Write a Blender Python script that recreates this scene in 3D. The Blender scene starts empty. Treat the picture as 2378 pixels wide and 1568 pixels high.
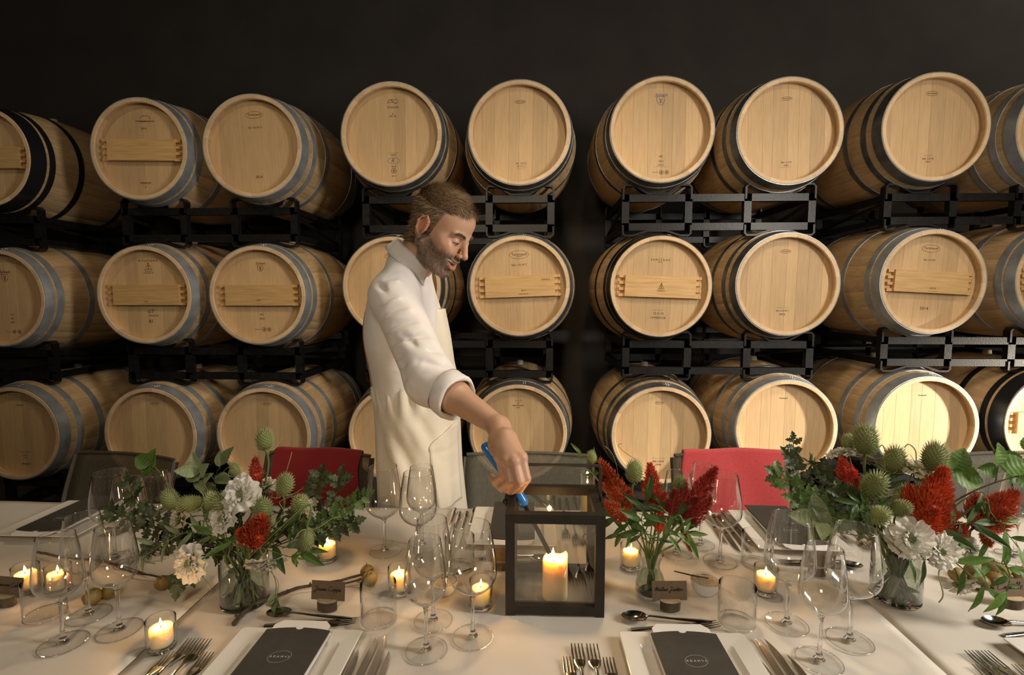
import bpy, bmesh, math, random
import numpy as np
from mathutils import Vector, Matrix, Euler, Quaternion
PI = math.pi; rad = math.radians
random.seed(7); RNG = np.random.default_rng(7)
SC = bpy.context.scene; COL = SC.collection
# ------------------------------------------------------------------ camera
F = 1180.0; CAM = Vector((0, 0, 1.40))
cd = bpy.data.cameras.new('camera'); cam = bpy.data.objects.new('camera', cd); COL.objects.link(cam)
cd.sensor_fit = 'HORIZONTAL'; cd.sensor_width = 36; cd.lens = 36 * F / 2378; cd.clip_start = .05; cd.clip_end = 60
cam.location = CAM; cam.rotation_euler = (rad(90 - 4.55), 0, rad(2.2)); SC.camera = cam
CR = cam.rotation_euler.to_matrix()
def ray(x, y): return CR @ Vector(((x - 1189) / F, (784 - y) / F, -1))
def at(x, y, Y): d = ray(x, y); return CAM + d * (Y / d.y)
TZ = .75
def tz(x, y, z=TZ): d = ray(x, y); return CAM + d * ((z - CAM.z) / d.z)
# ------------------------------------------------------------------ world, lights, exposure
w = bpy.data.worlds.new('world'); SC.world = w; w.use_nodes = True
w.node_tree.nodes['Background'].inputs[0].default_value = (1, .78, .55, 1)
w.node_tree.nodes['Background'].inputs[1].default_value = .012
vs = SC.view_settings; vs.view_transform = 'Standard'; vs.look = 'None'; vs.gamma = 1; vs.use_curve_mapping = False; vs.exposure = -.22
cy = SC.cycles; cy.use_denoising = True; cy.max_bounces = 14; cy.transparent_max_bounces = 40; cy.sample_clamp_indirect = 4; cy.caustics_refractive = False; cy.caustics_reflective = False
cy.transmission_bounces = 10; cy.glossy_bounces = 5; cy.diffuse_bounces = 4
def lamp(name, kind, loc, target, energy, color, size=.3, sy=None, angle=60, blend=.5):
    l = bpy.data.lights.new(name, kind); o = bpy.data.objects.new(name, l); COL.objects.link(o)
    o.location = loc; l.energy = energy; l.color = color
    if target is not None: o.rotation_euler = (Vector(target) - Vector(loc)).to_track_quat('-Z', 'Y').to_euler()
    if kind == 'AREA':
        l.size = size
        if sy: l.shape = 'RECTANGLE'; l.size_y = sy
    elif kind == 'SPOT': l.spot_size = rad(angle); l.spot_blend = blend; l.shadow_soft_size = size
    elif kind == 'POINT': l.shadow_soft_size = size
    return o
WARM = (1, .74, .46); NEUT = (1, .86, .70)
for x, y, tx, e in ((-2.9, 1.15, -2.6, 31), (-1.2, 1.15, -1.3, 42), (.3, 1.15, .2, 42), (1.7, 1.15, 1.5, 54), (3.2, 1.2, 2.7, 60)):
    lamp('ceiling_spot', 'SPOT', (x, y, 3.45), (tx, 2.95, 1.25), e, WARM, .07, angle=82, blend=1.0)
lamp('right_floor_spot', 'SPOT', (5.6, 1.55, 1.0), (2.75, 2.95, .36), 2900, (1, .87, .70), .10, angle=34, blend=.8)
lamp('right_softbox', 'AREA', (2.5, .45, 2.1), (-.3, 1.5, 1.15), 86, (1, .91, .80), .5, 1.1)
lamp('front_fill', 'AREA', (-.5, -1.4, 2.5), (.1, 2.4, 1.35), 33, (1, .83, .62), .5, .8)  # added fill from the camera side, brightens bouquets and barrel flanks
lamp('table_pendant', 'SPOT', (.3, 1.45, 2.7), (.3, 1.7, .9), 46, (1, .78, .52), .10, angle=160, blend=.5)
lamp('wall_wash', 'SPOT', (5.0, 2.2, 4.5), (4.0, 4.25, 3.4), 170, (1, .92, .78), .2, angle=120, blend=1)
# ------------------------------------------------------------------ object helpers
def link(name, me, parent=None, mat=None, smooth=True):
    o = bpy.data.objects.new(name, me); COL.objects.link(o)
    if parent is not None: o.parent = parent
    if mat is not None and not me.materials: me.materials.append(mat)
    return o
def tag(o, label=None, cat=None, group=None, kind=None):
    if label: o['label'] = label
    if cat: o['category'] = cat
    if group: o['group'] = group
    if kind: o['kind'] = kind
    return o
def thing(name, label, cat, loc=(0, 0, 0), rot=(0, 0, 0), group=None):
    o = bpy.data.objects.new(name, None); COL.objects.link(o); o.empty_display_size = .02
    o.location = loc; o.rotation_euler = rot; return tag(o, label, cat, group)
class MB:
    def __init__(s): s.v = []; s.f = []; s.m = []
    def add(s, vs, fs, mi=0):
        n = len(s.v); s.v += [tuple(v) for v in vs]; s.f += [tuple(i + n for i in f) for f in fs]; s.m += [mi] * len(fs); return s
    def box(s, c, h, mi=0, M=None):
        P = [Vector((c[0] + a * h[0], c[1] + b * h[1], c[2] + d * h[2])) for a in (-1, 1) for b in (-1, 1) for d in (-1, 1)]
        if M is not None: P = [M @ p for p in P]
        return s.add(P, [(0, 1, 3, 2), (4, 6, 7, 5), (0, 4, 5, 1), (2, 3, 7, 6), (0, 2, 6, 4), (1, 5, 7, 3)], mi)
    def lathe(s, prof, n=32, c=(0, 0, 0), mi=0, M=None, closed=False, capa=False, capb=False):
        V = []
        for r, z in prof:
            for k in range(n):
                a = 2 * PI * k / n; p = Vector((c[0] + r * math.cos(a), c[1] + r * math.sin(a), c[2] + z)); V.append(M @ p if M is not None else p)
        m = len(prof); Fs = []
        for i in range(m if closed else m - 1):
            j = (i + 1) % m
            for k in range(n): k2 = (k + 1) % n; Fs.append((i * n + k, i * n + k2, j * n + k2, j * n + k))
        if capa: Fs.append(tuple(range(n - 1, -1, -1)))
        if capb: Fs.append(tuple((m - 1) * n + k for k in range(n)))
        return s.add(V, Fs, mi)
    def tube(s, pts, r, n=8, mi=0, cap=True, flat=1.0, up=None):
        pts = [Vector(p) for p in pts]; rs = r if hasattr(r, '__len__') else [r] * len(pts); V = []; ref = Vector(up) if up else None
        for i, p in enumerate(pts):
            t = (pts[min(i + 1, len(pts) - 1)] - pts[max(i - 1, 0)])
            t = t.normalized() if t.length > 1e-9 else Vector((0, 0, 1))
            if ref is None: ref = Vector((0, 0, 1)) if abs(t.z) < .9 else Vector((1, 0, 0))
            a = t.cross(ref)
            if a.length < 1e-6: a = t.orthogonal()
            a.normalize(); b = a.cross(t).normalized(); ref = b
            for k in range(n):
                q = 2 * PI * k / n; V.append(p + a * (math.cos(q) * rs[i]) + b * (math.sin(q) * rs[i] * flat))
        Fs = []
        for i in range(len(pts) - 1):
            for k in range(n): k2 = (k + 1) % n; Fs.append((i * n + k, i * n + k2, (i + 1) * n + k2, (i + 1) * n + k))
        if cap: Fs.append(tuple(range(n - 1, -1, -1))); Fs.append(tuple((len(pts) - 1) * n + k for k in range(n)))
        return s.add(V, Fs, mi)
    def ball(s, c, h, n=12, m=8, mi=0, M=None):
        prof = [(max(1e-4, math.sin(PI * i / m)), -math.cos(PI * i / m)) for i in range(m + 1)]
        X = Matrix.Translation(c) @ (M.to_4x4() if M is not None else Matrix()) @ Matrix.Diagonal((h[0], h[1], h[2], 1))
        return s.lathe(prof, n, mi=mi, M=X)
    def prism(s, poly, z0, z1, mi=0, M=None):
        n = len(poly); V = [Vector((p[0], p[1], z0)) for p in poly] + [Vector((p[0], p[1], z1)) for p in poly]
        if M is not None: V = [M @ v for v in V]
        return s.add(V, [tuple(range(n - 1, -1, -1)), tuple(range(n, 2 * n))] + [(k, (k + 1) % n, n + (k + 1) % n, n + k) for k in range(n)], mi)
    def mesh(s, name='m', smooth=True, mats=(), angle=None):
        me = bpy.data.meshes.new(name); me.from_pydata(s.v, [], s.f); me.validate()
        for m in mats: me.materials.append(m)
        if smooth: me.polygons.foreach_set('use_smooth', [True] * len(me.polygons))
        if len(mats) > 1 and len(me.polygons) == len(s.m): me.polygons.foreach_set('material_index', s.m)
        if angle: me.set_sharp_from_angle(angle=rad(angle))
        me.update(); return me
    def obj(s, name, mat, parent=None, smooth=True, angle=40):
        mats = mat if isinstance(mat, (list, tuple)) else [mat]
        return link(name, s.mesh(name, smooth, mats, angle if smooth else None), parent)
def copy_tree(o, parent=None):
    c = o.copy(); COL.objects.link(c); c.parent = parent
    for ch in o.children: copy_tree(ch, c)
    return c
def spline(P, n=6):
    P = [Vector(p) for p in P]; out = []
    for i in range(len(P) - 1):
        a = P[max(i - 1, 0)]; b = P[i]; c = P[i + 1]; d = P[min(i + 2, len(P) - 1)]
        for k in range(n):
            t = k / n; out.append(.5 * ((2 * b) + (c - a) * t + (2 * a - 5 * b + 4 * c - d) * t * t + (3 * b - a - 3 * c + d) * t ** 3))
    out.append(P[-1]); return out
# ------------------------------------------------------------------ material helpers
def mat(name, col=(.5, .5, .5), rough=.5, metal=0, spec=.5, **kw):
    m = bpy.data.materials.new(name); m.use_nodes = True; nt = m.node_tree; b = nt.nodes['Principled BSDF']
    b.inputs['Base Color'].default_value = (*col, 1); b.inputs['Roughness'].default_value = rough; b.inputs['Metallic'].default_value = metal
    b.inputs['Specular IOR Level'].default_value = spec
    for k, v in kw.items():
        b.inputs[k.replace('_', ' ')].default_value = v
    return m
def nd(m, t, **kw):
    n = m.node_tree.nodes.new(t)
    for k, v in kw.items():
        if k.startswith('i_'): n.inputs[k[2:].replace('_', ' ')].default_value = v
        else: setattr(n, k, v)
    return n
def lk(m, a, b): m.node_tree.links.new(a, b)
def noisy(m, c0, c1, scale=8, stretch=(1, 1, 1), detail=5, bump=0, rnd=0, coord='Object', lo=.3, hi=.7, bscale=None):
    """colour from a noise between c0 and c1, optional brightness jitter per object and bump"""
    nt = m.node_tree; b = nt.nodes['Principled BSDF']
    tc = nd(m, 'ShaderNodeTexCoord'); mp = nd(m, 'ShaderNodeMapping'); mp.inputs['Scale'].default_value = stretch
    lk(m, tc.outputs[coord], mp.inputs[0]); src = mp.outputs[0]
    oi = nd(m, 'ShaderNodeObjectInfo')
    ad = nd(m, 'ShaderNodeVectorMath', operation='ADD'); mu = nd(m, 'ShaderNodeMath', operation='MULTIPLY'); mu.inputs[1].default_value = 37
    lk(m, oi.outputs['Random'], mu.inputs[0]); lk(m, src, ad.inputs[0]); lk(m, mu.outputs[0], ad.inputs[1])
    nz = nd(m, 'ShaderNodeTexNoise'); nz.inputs['Scale'].default_value = scale; nz.inputs['Detail'].default_value = detail
    lk(m, ad.outputs[0], nz.inputs['Vector'])
    cr = nd(m, 'ShaderNodeValToRGB'); cr.color_ramp.elements[0].position = lo; cr.color_ramp.elements[1].position = hi
    cr.color_ramp.elements[0].color = (*c0, 1); cr.color_ramp.elements[1].color = (*c1, 1)
    lk(m, nz.outputs[0], cr.inputs[0]); out = cr.outputs[0]
    if rnd:
        hs = nd(m, 'ShaderNodeHueSaturation'); mr = nd(m, 'ShaderNodeMapRange'); mr.inputs['To Min'].default_value = 1 - rnd; mr.inputs['To Max'].default_value = 1 + rnd
        lk(m, oi.outputs['Random'], mr.inputs[0]); lk(m, mr.outputs[0], hs.inputs['Value']); lk(m, out, hs.inputs['Color']); out = hs.outputs[0]
    lk(m, out, b.inputs['Base Color'])
    if bump:
        bp = nd(m, 'ShaderNodeBump'); bp.inputs['Strength'].default_value = bump; bp.inputs['Distance'].default_value = .002
        if bscale:
            n2 = nd(m, 'ShaderNodeTexNoise'); n2.inputs['Scale'].default_value = bscale; lk(m, ad.outputs[0], n2.inputs['Vector']); lk(m, n2.outputs[0], bp.inputs['Height'])
        else: lk(m, nz.outputs[0], bp.inputs['Height'])
        lk(m, bp.outputs[0], b.inputs['Normal'])
    return m
M = {}
M['stave'] = noisy(mat('stave_oak', rough=.62), (.45, .305, .155), (.60, .42, .23), 9, (9, .9, 9), rnd=.13, bump=.25)
M['chime'] = noisy(mat('head_oak', rough=.6), (.49, .335, .175), (.57, .40, .215), 10, (10, 10, .8), rnd=.12, bump=.15)
M['rim'] = noisy(mat('sanded_stave_ends', rough=.55), (.58, .42, .25), (.70, .52, .33), 12, rnd=.10)
M['bar'] = noisy(mat('crossbar_oak', rough=.55), (.50, .31, .12), (.66, .44, .20), 7, (1, 9, 14), rnd=.08, bump=.15)
M['galv'] = noisy(mat('galvanised_hoop', rough=.45, metal=.65), (.36, .40, .44), (.58, .63, .68), 14, (1, 1, 1), bump=.12, rnd=.12)
M['hoop_dark'] = noisy(mat('dark_steel_hoop', rough=.38, metal=.7), (.12, .13, .14), (.24, .26, .28), 14, bump=.1, rnd=.2)
M['hoop_black'] = mat('black_painted_hoop', (.012, .013, .015), .32)
M['burn'] = mat('burnt_lettering', (.07, .04, .018), .8)
M['blueink'] = mat('blue_stamp_ink', (.10, .10, .22), .8)
M['bung'] = mat('silicone_bung', (.42, .36, .28), .5)
M['sticker'] = mat('white_sticker', (.75, .75, .72), .5)
M['rivet'] = mat('rivet_steel', (.7, .72, .75), .3, .9)
M['rack'] = noisy(mat('black_rack_steel', rough=.36, metal=.0, spec=.32), (.006, .006, .0065), (.013, .013, .0135), 40, bump=.25, bscale=120)
M['wall'] = noisy(mat('dark_plaster_wall', rough=.9), (.036, .031, .026), (.048, .042, .035), 3, bump=.3, bscale=60)
M['floor'] = noisy(mat('dark_concrete', rough=.6), (.05, .045, .04), (.085, .075, .065), 2)
M['ceil'] = mat('dark_ceiling', (.02, .018, .016), .9)
M['cloth'] = noisy(mat('white_linen_cloth', rough=.85), (.55, .505, .435), (.63, .585, .515), 5, bump=.12, bscale=700)
M['wood_dark'] = noisy(mat('dark_table_wood', rough=.5), (.06, .035, .02), (.1, .06, .035), 6, (1, 8, 1))
# ------------------------------------------------------------------ room
def struct(name, mb, m, label=None):
    o = mb.obj(name, m, smooth=False); return tag(o, label, None, None, 'structure')
X0, X1, Y0r, Y1r, ZC = -6.5, 7.5, -4, 4.25, 4.7
struct('floor', MB().box(((X0 + X1) / 2, (Y0r + Y1r) / 2, -.05), (7.2, 4.3, .05)), M['floor'], 'dark concrete floor of the barrel cellar')
struct('wall_back', MB().box(((X0 + X1) / 2, Y1r + .05, ZC / 2), (7.2, .05, ZC / 2)), M['wall'], 'dark plain wall behind the stacked barrels')
struct('wall_left', MB().box((X0 - .05, .1, ZC / 2), (.05, 4.3, ZC / 2)), M['wall'], 'dark side wall of the cellar')
struct('wall_right', MB().box((X1 + .05, .1, ZC / 2), (.05, 4.3, ZC / 2)), M['wall'], 'dark side wall at the lit end of the cellar')
struct('wall_front', MB().box(((X0 + X1) / 2, Y0r - .05, ZC / 2), (7.2, .05, ZC / 2)), M['wall'], 'dark wall opposite the barrels')
struct('ceiling', MB().box(((X0 + X1) / 2, (Y0r + Y1r) / 2, ZC + .05), (7.2, 4.3, .05)), M['ceil'], 'dark high ceiling')
# ------------------------------------------------------------------ text
def text_mesh(s, size, ext=.0003, shear=0, bold=0, space=1.0, align='CENTER'):
    c = bpy.data.curves.new('t', 'FONT'); c.body = s; c.size = size; c.align_x = align; c.align_y = 'CENTER'; c.extrude = ext; c.resolution_u = 2
    c.shear = shear; c.offset = bold; c.space_character = space
    o = bpy.data.objects.new('t', c); COL.objects.link(o); dg = bpy.context.evaluated_depsgraph_get()
    me = bpy.data.meshes.new_from_object(o.evaluated_get(dg)); bpy.data.objects.remove(o); bpy.data.curves.remove(c); me.materials.clear(); return me
# ------------------------------------------------------------------ barrels
BL, RH, RB, TH = .95, .290, .350, .027
def rbar(y): t = y / BL; return RH + (RB - RH) * (1 - (2 * t - 1) ** 2)
NST = 26
wd = RNG.uniform(.75, 1.3, NST); edges = np.concatenate([[0], np.cumsum(wd / wd.sum() * 2 * PI)])
def stave_mesh(a0, a1):
    ys = [0, .006, .03, .06, .12, .2, .3, .4, .55, .65, .75, .83, .89, .944, .95]; V = []; g = .00025; h = (a1 - a0) / 2
    for y in ys:
        r = rbar(y); d = .003 / r; e = g / r; ro = r - (.004 if y in (0, .95) else 0); ri = r - TH + (.005 if y in (0, .95) else 0)
        for a, q in ((-h + e, ro - .0009), (-h + d, ro), (0, ro), (h - d, ro), (h - e, ro - .0009), (h - e, ri), (0, ri), (-h + e, ri)):
            V.append((q * math.sin(a), y, q * math.cos(a)))
    n = 8; Fs = []
    for i in range(len(ys) - 1):
        for k in range(n): k2 = (k + 1) % n; Fs.append((i * n + k, i * n + k2, (i + 1) * n + k2, (i + 1) * n + k))
    Fs.append(tuple(range(n - 1, -1, -1))); Fs.append(tuple((len(ys) - 1) * n + k for k in range(n)))
    mb = MB().add(V, Fs); mb.m = [1 if (f_ < n or f_ >= len(Fs) - 2 or (f_ % n in (4, 5, 6) and f_ // n < 4)) else 0 for f_ in range(len(Fs))]; return mb.mesh('stave', True, [M['stave'], M['rim']], 35)
STV = [(stave_mesh(edges[i], edges[i + 1]), (edges[i] + edges[i + 1]) / 2) for i in range(NST)]
YH = .048; RI = rbar(YH) - TH + .003
def board_meshes(n, seed):
    r_ = np.random.default_rng(seed); w_ = r_.uniform(.8, 1.3, n); e = np.concatenate([[0], np.cumsum(w_ / w_.sum())]) * 2 * RI - RI; out = []
    for i in range(n):
        a, b = e[i] + .00015, e[i + 1] - .00015; a = max(a, -RI + .002); b = min(b, RI - .002)
        xs = np.linspace(a, b, 6); up = [(x, math.sqrt(max(RI * RI - x * x, 1e-6))) for x in xs]
        poly = [(x, -z) for x, z in up] + [(x, z) for x, z in reversed(up)]
        bev = .0007; cx = (a + b) / 2; k = 1 - bev / ((b - a) / 2)
        mb = MB(); n_ = len(poly)
        V = [(cx + (p[0] - cx) * k, YH, p[1] * .998) for p in poly] + [(p[0], YH + .0007, p[1]) for p in poly] + [(p[0], YH + .018, p[1]) for p in poly]
        Fs = [tuple(range(n_))] + [(q * n_ + j, (q + 1) * n_ + j, (q + 1) * n_ + (j + 1) % n_, q * n_ + (j + 1) % n_) for q in (0, 1) for j in range(n_)] + [tuple(range(3 * n_ - 1, 2 * n_ - 1, -1))]
        out.append(mb.add(V, Fs).mesh('head_board', False, [M['chime']]))
    return out
BRD = [board_meshes(8, s) for s in (1, 2, 3)]
YM = Matrix.Rotation(-PI / 2, 4, 'X')   # lathe axis z -> y
def hoop_mesh(y0, y1, m):
    n = 64; t = .0022; pr = [(rbar(y0) - .003, y0), (rbar(y0) + t, y0), (rbar((y0 + y1) / 2) + t, (y0 + y1) / 2), (rbar(y1) + t, y1), (rbar(y1) - .003, y1)]
    mb = MB().lathe(pr, n, M=YM, closed=True)
    for f in (.3, .7):
        for q in (-.05, .05):
            pass
    return mb.mesh('hoop', True, [m], 35)
def rivet_mesh(y0, y1):
    mb = MB()
    for f in (.3, .7):
        for q in (.10, .14): ym = y0 + (y1 - y0) * f; r = rbar(ym) + .002; mb.ball((r * math.sin(q), ym, r * math.cos(q)), (.0042, .0042, .0035), 8, 5)
    return mb.mesh('rivets', True, [M['rivet']])
RVM = {}
HSETS = {'A': [(.003, .062), (.100, .137), (.235, .272)], 'B': [(.003, .052), (.066, .104), (.255, .29)], 'C': [(.004, .082), (.098, .13), (.27, .305)]}
HMS = {}
def hoops(kind, mk):
    if (kind, mk) not in HMS:
        L = HSETS[kind]; HMS[(kind, mk)] = [hoop_mesh(a, b, M[mk]) for a, b in L] + [hoop_mesh(BL - b, BL - a, M[mk]) for a, b in L]
    return HMS[(kind, mk)]
REARH = MB().lathe([(.001, 0), (RI, 0), (RI, .016), (.001, .016)], 40, M=Matrix.Translation((0, BL - .065, 0)) @ YM).mesh('rear_head', True, [M['chime']], 30)
BUNG = MB().lathe([(.001, -.01), (.026, -.01), (.022, .022), (.018, .026), (.001, .026)], 16, c=(0, 0, 0), M=Matrix.Translation((0, BL / 2, RB))).mesh('bung', True, [M['bung']], 40)
def bar_mesh():
    hl, hw = .232, .061; mb = MB(); mb.box((0, YH - .017, 0), (hl - .03, .017, hw))
    for s in (-1, 1):
        for z in (-.054, -.018, .018, .054):
            mb.box((s * (hl - .018), YH - .012, z), (.014, .010, .008)); mb.box((s * (hl - .002), YH - .012, z), (.005, .013, .0085))
        mb.box((s * (hl - .012), YH - .003, 0), (.022, .003, hw * .98))
    return mb.mesh('cross_bar', False, [M['bar']])
BAR = bar_mesh()
RINGS = {}
def ellipse_mesh(a, b, t=.0016, n=40, ext=.0004):
    mb = MB(); V = []
    for k in range(n):
        q = 2 * PI * k / n
        V += [(a * math.cos(q), b * math.sin(q), ext), ((a - t) * math.cos(q), (b - t) * math.sin(q), ext)]
    return mb.add(V, [(2 * k, 2 * ((k + 1) % n), 2 * ((k + 1) % n) + 1, 2 * k + 1) for k in range(n)]).mesh('oval', False)
RX = (PI / 2, 0, 0)
def stamp(par, s, x, z, size, m='burn', y=None, **kw):
    me = text_mesh(s, size, **kw); me.materials.append(M[m]); o = link('lettering', me, par); o.location = (x, (YH - .0006) if y is None else y, z); o.rotation_euler = RX; return o
def oval(par, x, z, a, b, m='burn', y=None, t=.0016):
    me = ellipse_mesh(a, b, t); me.materials.append(M[m]); o = link('stamped_oval', me, par); o.location = (x, (YH - .0006) if y is None else y, z); o.rotation_euler = RX; return o
def emblem(par, x, z, s, pts_list, m='burn', t=.0014):
    mb = MB()
    for pts in pts_list: mb.tube([(p[0] * s, p[1] * s, 0) for p in pts], t, 5)
    o = mb.obj('stamped_emblem', M[m], par, angle=None); o.location = (x, YH - .0003, z); o.rotation_euler = RX; o.scale = (1, 1, .3); return o
SHIELD = [[(-1, 1), (1, 1), (1, 0), (.6, -.8), (0, -1.2), (-.6, -.8), (-1, 0), (-1, 1)], [(-.5, .6), (.2, -.6)], [(-.3, -.6), (.5, .6)], [(0, .6), (0, -.7)]]
HILL = [[(-1.2, -.3), (-.9, .3), (-.3, .6), (.3, .4), (.9, .7), (1.2, .0), (.6, -.3), (-.2, .1), (-.8, -.2)], [(-.4, .6), (.2, -.1), (.9, -.3)]]
SHIP = [[(-.8, -.5), (.9, -.5), (.5, -1), (-.6, -1), (-.8, -.5)], [(0, -.5), (0, 1.1)], [(0, 1.1), (.7, -.3), (-.6, -.3), (0, 1.1)], [(-.3, .3), (.4, .3)], [(-1.2, -1.2), (0, -1.35), (1.2, -1.2)]]
ROUND = [[(math.cos(a), math.sin(a)) for a in np.linspace(0, 2 * PI, 17)], [(-.5, .3), (.5, -.3)], [(-.5, -.4), (.5, .4)], [(0, .7), (0, -.7)]]
ARCH = [[(-1, 0), (-.9, .4), (-.4, .6), (.4, .6), (.9, .4), (1, 0)], [(-1.3, -.45), (.9, -.45)]]
def T(par, z=.19, big=1):
    oval(par, 0, z, .05 * big, .021 * big); stamp(par, 'Taransaud', 0, z + .002, .019 * big)
def rulebar(par, z, w=.06): stamp(par, '_' * 6, 0, z + .006, .018)
D_ = {}
def deco(fn): D_[fn.__name__] = fn; return fn
Y_ROW = 2.95
# (row, col, px, py, hoop set, hoop material, crossbar, roll deg, sticker, label)
BAR_LIST = [
 (1, 0, -40, 365, 'C', 'hoop_black', 1, 0, 0, 'top-row oak barrel with broad black hoops and a crossbar, cut by the picture edge'),
 (1, 1, 321, 346, 'B', 'galv', 1, 1, 0, 'top-row oak barrel with a toothed crossbar on its head, beside the black-hooped one'),
 (1, 2, 585, 339, 'A', 'galv', 0, -2, 0, 'top-row oak barrel stamped 2014 low on a plain head'),
 (1, 3, 908, 312, 'B', 'hoop_dark', 0, 0, 0, 'top-row oak barrel with a column of stamps, up behind the man'),
 (1, 4, 1206, 308, 'B', 'hoop_dark', 0, 1, 0, 'top-row oak barrel with tiny oval stamp, just beyond the face of the man'),
 (1, 5, 1538, 301, 'B', 'hoop_dark', 0, 0, 0, 'top-row oak barrel with a blue crest stamped on its head'),
 (1, 6, 1835, 304, 'A', 'hoop_dark', 0, -1, 0, 'plain top-row oak barrel between the blue-crested one and the widest-hooped one'),
 (1, 7, 2175, 295, 'A', 'hoop_dark', 0, 0, 0, 'top-row oak barrel with wide shining front hoop, last one fully in view'),
 (1, 8, 2490, 300, 'A', 'galv', 0, 0, 0, 'top-row oak barrel cut off by the picture edge, only its hooped flank seen'),
 (2, 0, -4, 693, 'B', 'galv', 0, 0, 0, 'middle-row oak barrel with two bright steel hoops, cut by the picture edge'),
 (2, 1, 334, 685, 'A', 'galv', 1, 0, 0, 'middle-row oak barrel with a ship stamp above its crossbar'),
 (2, 2, 597, 686, 'B', 'galv', 1, 0, 0, 'middle-row oak barrel with faded stamps and a shaded crossbar, nearest the back of the man'),
 (2, 3, 909, 666, 'A', 'hoop_dark', 0, 0, 0, 'middle-row oak barrel half hidden by the head and shoulder of the man'),
 (2, 4, 1207, 665, 'B', 'hoop_dark', 1, -2, 0, 'middle-row oak barrel with a large oval stamp above a grained crossbar'),
 (2, 5, 1535, 666, 'B', 'hoop_black', 1, 2, 0, 'middle-row oak barrel with thin black hoops and a tilted crossbar'),
 (2, 6, 1830, 661, 'A', 'hoop_dark', 0, 1, 0, 'middle-row oak barrel without a crossbar, between two that have one'),
 (2, 7, 2168, 655, 'B', 'galv', 1, 3, 0, 'middle-row oak barrel stamped 2014 under a pale bright crossbar'),
 (2, 8, 2485, 648, 'B', 'galv', 1, 0, 0, 'middle-row oak barrel at the picture edge showing bar ends and steel hoops'),
 (3, 0, 32, 1008, 'A', 'galv', 0, 0, 0, 'bottom-row oak barrel with a pale paper note burnt on its head, at the picture edge'),
 (3, 1, 349, 1011, 'A', 'galv', 0, 0, 1, 'bottom-row oak barrel half behind the empty olive chair'),
 (3, 2, 612, 1012, 'A', 'galv', 0, 1, 1, 'bottom-row oak barrel behind the tallest green teasel'),
 (3, 3, 920, 1012, 'A', 'hoop_dark', 0, 0, 0, 'bottom-row oak barrel mostly hidden by the apron'),
 (3, 4, 1203, 1006, 'B', 'hoop_dark', 0, 0, 0, 'bottom-row oak barrel behind the reaching hand'),
 (3, 5, 1535, 1012, 'A', 'hoop_dark', 0, 0, 1, 'bottom-row oak barrel behind the orange plume flowers'),
 (3, 6, 1826, 998, 'A', 'galv', 0, 0, 0, 'brightly lit bottom-row oak barrel above the red towel chair'),
 (3, 7, 2152, 992, 'A', 'galv', 0, 0, 0, 'brightest lit bottom-row oak barrel behind the teasels of the big bouquet'),
 (3, 8, 2455, 985, 'C', 'hoop_black', 1, 0, 0, 'bottom-row oak barrel with black hoops at the brightly lit picture edge'),
]
BP = {}
OI = {(2, 4): 1.15}
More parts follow.
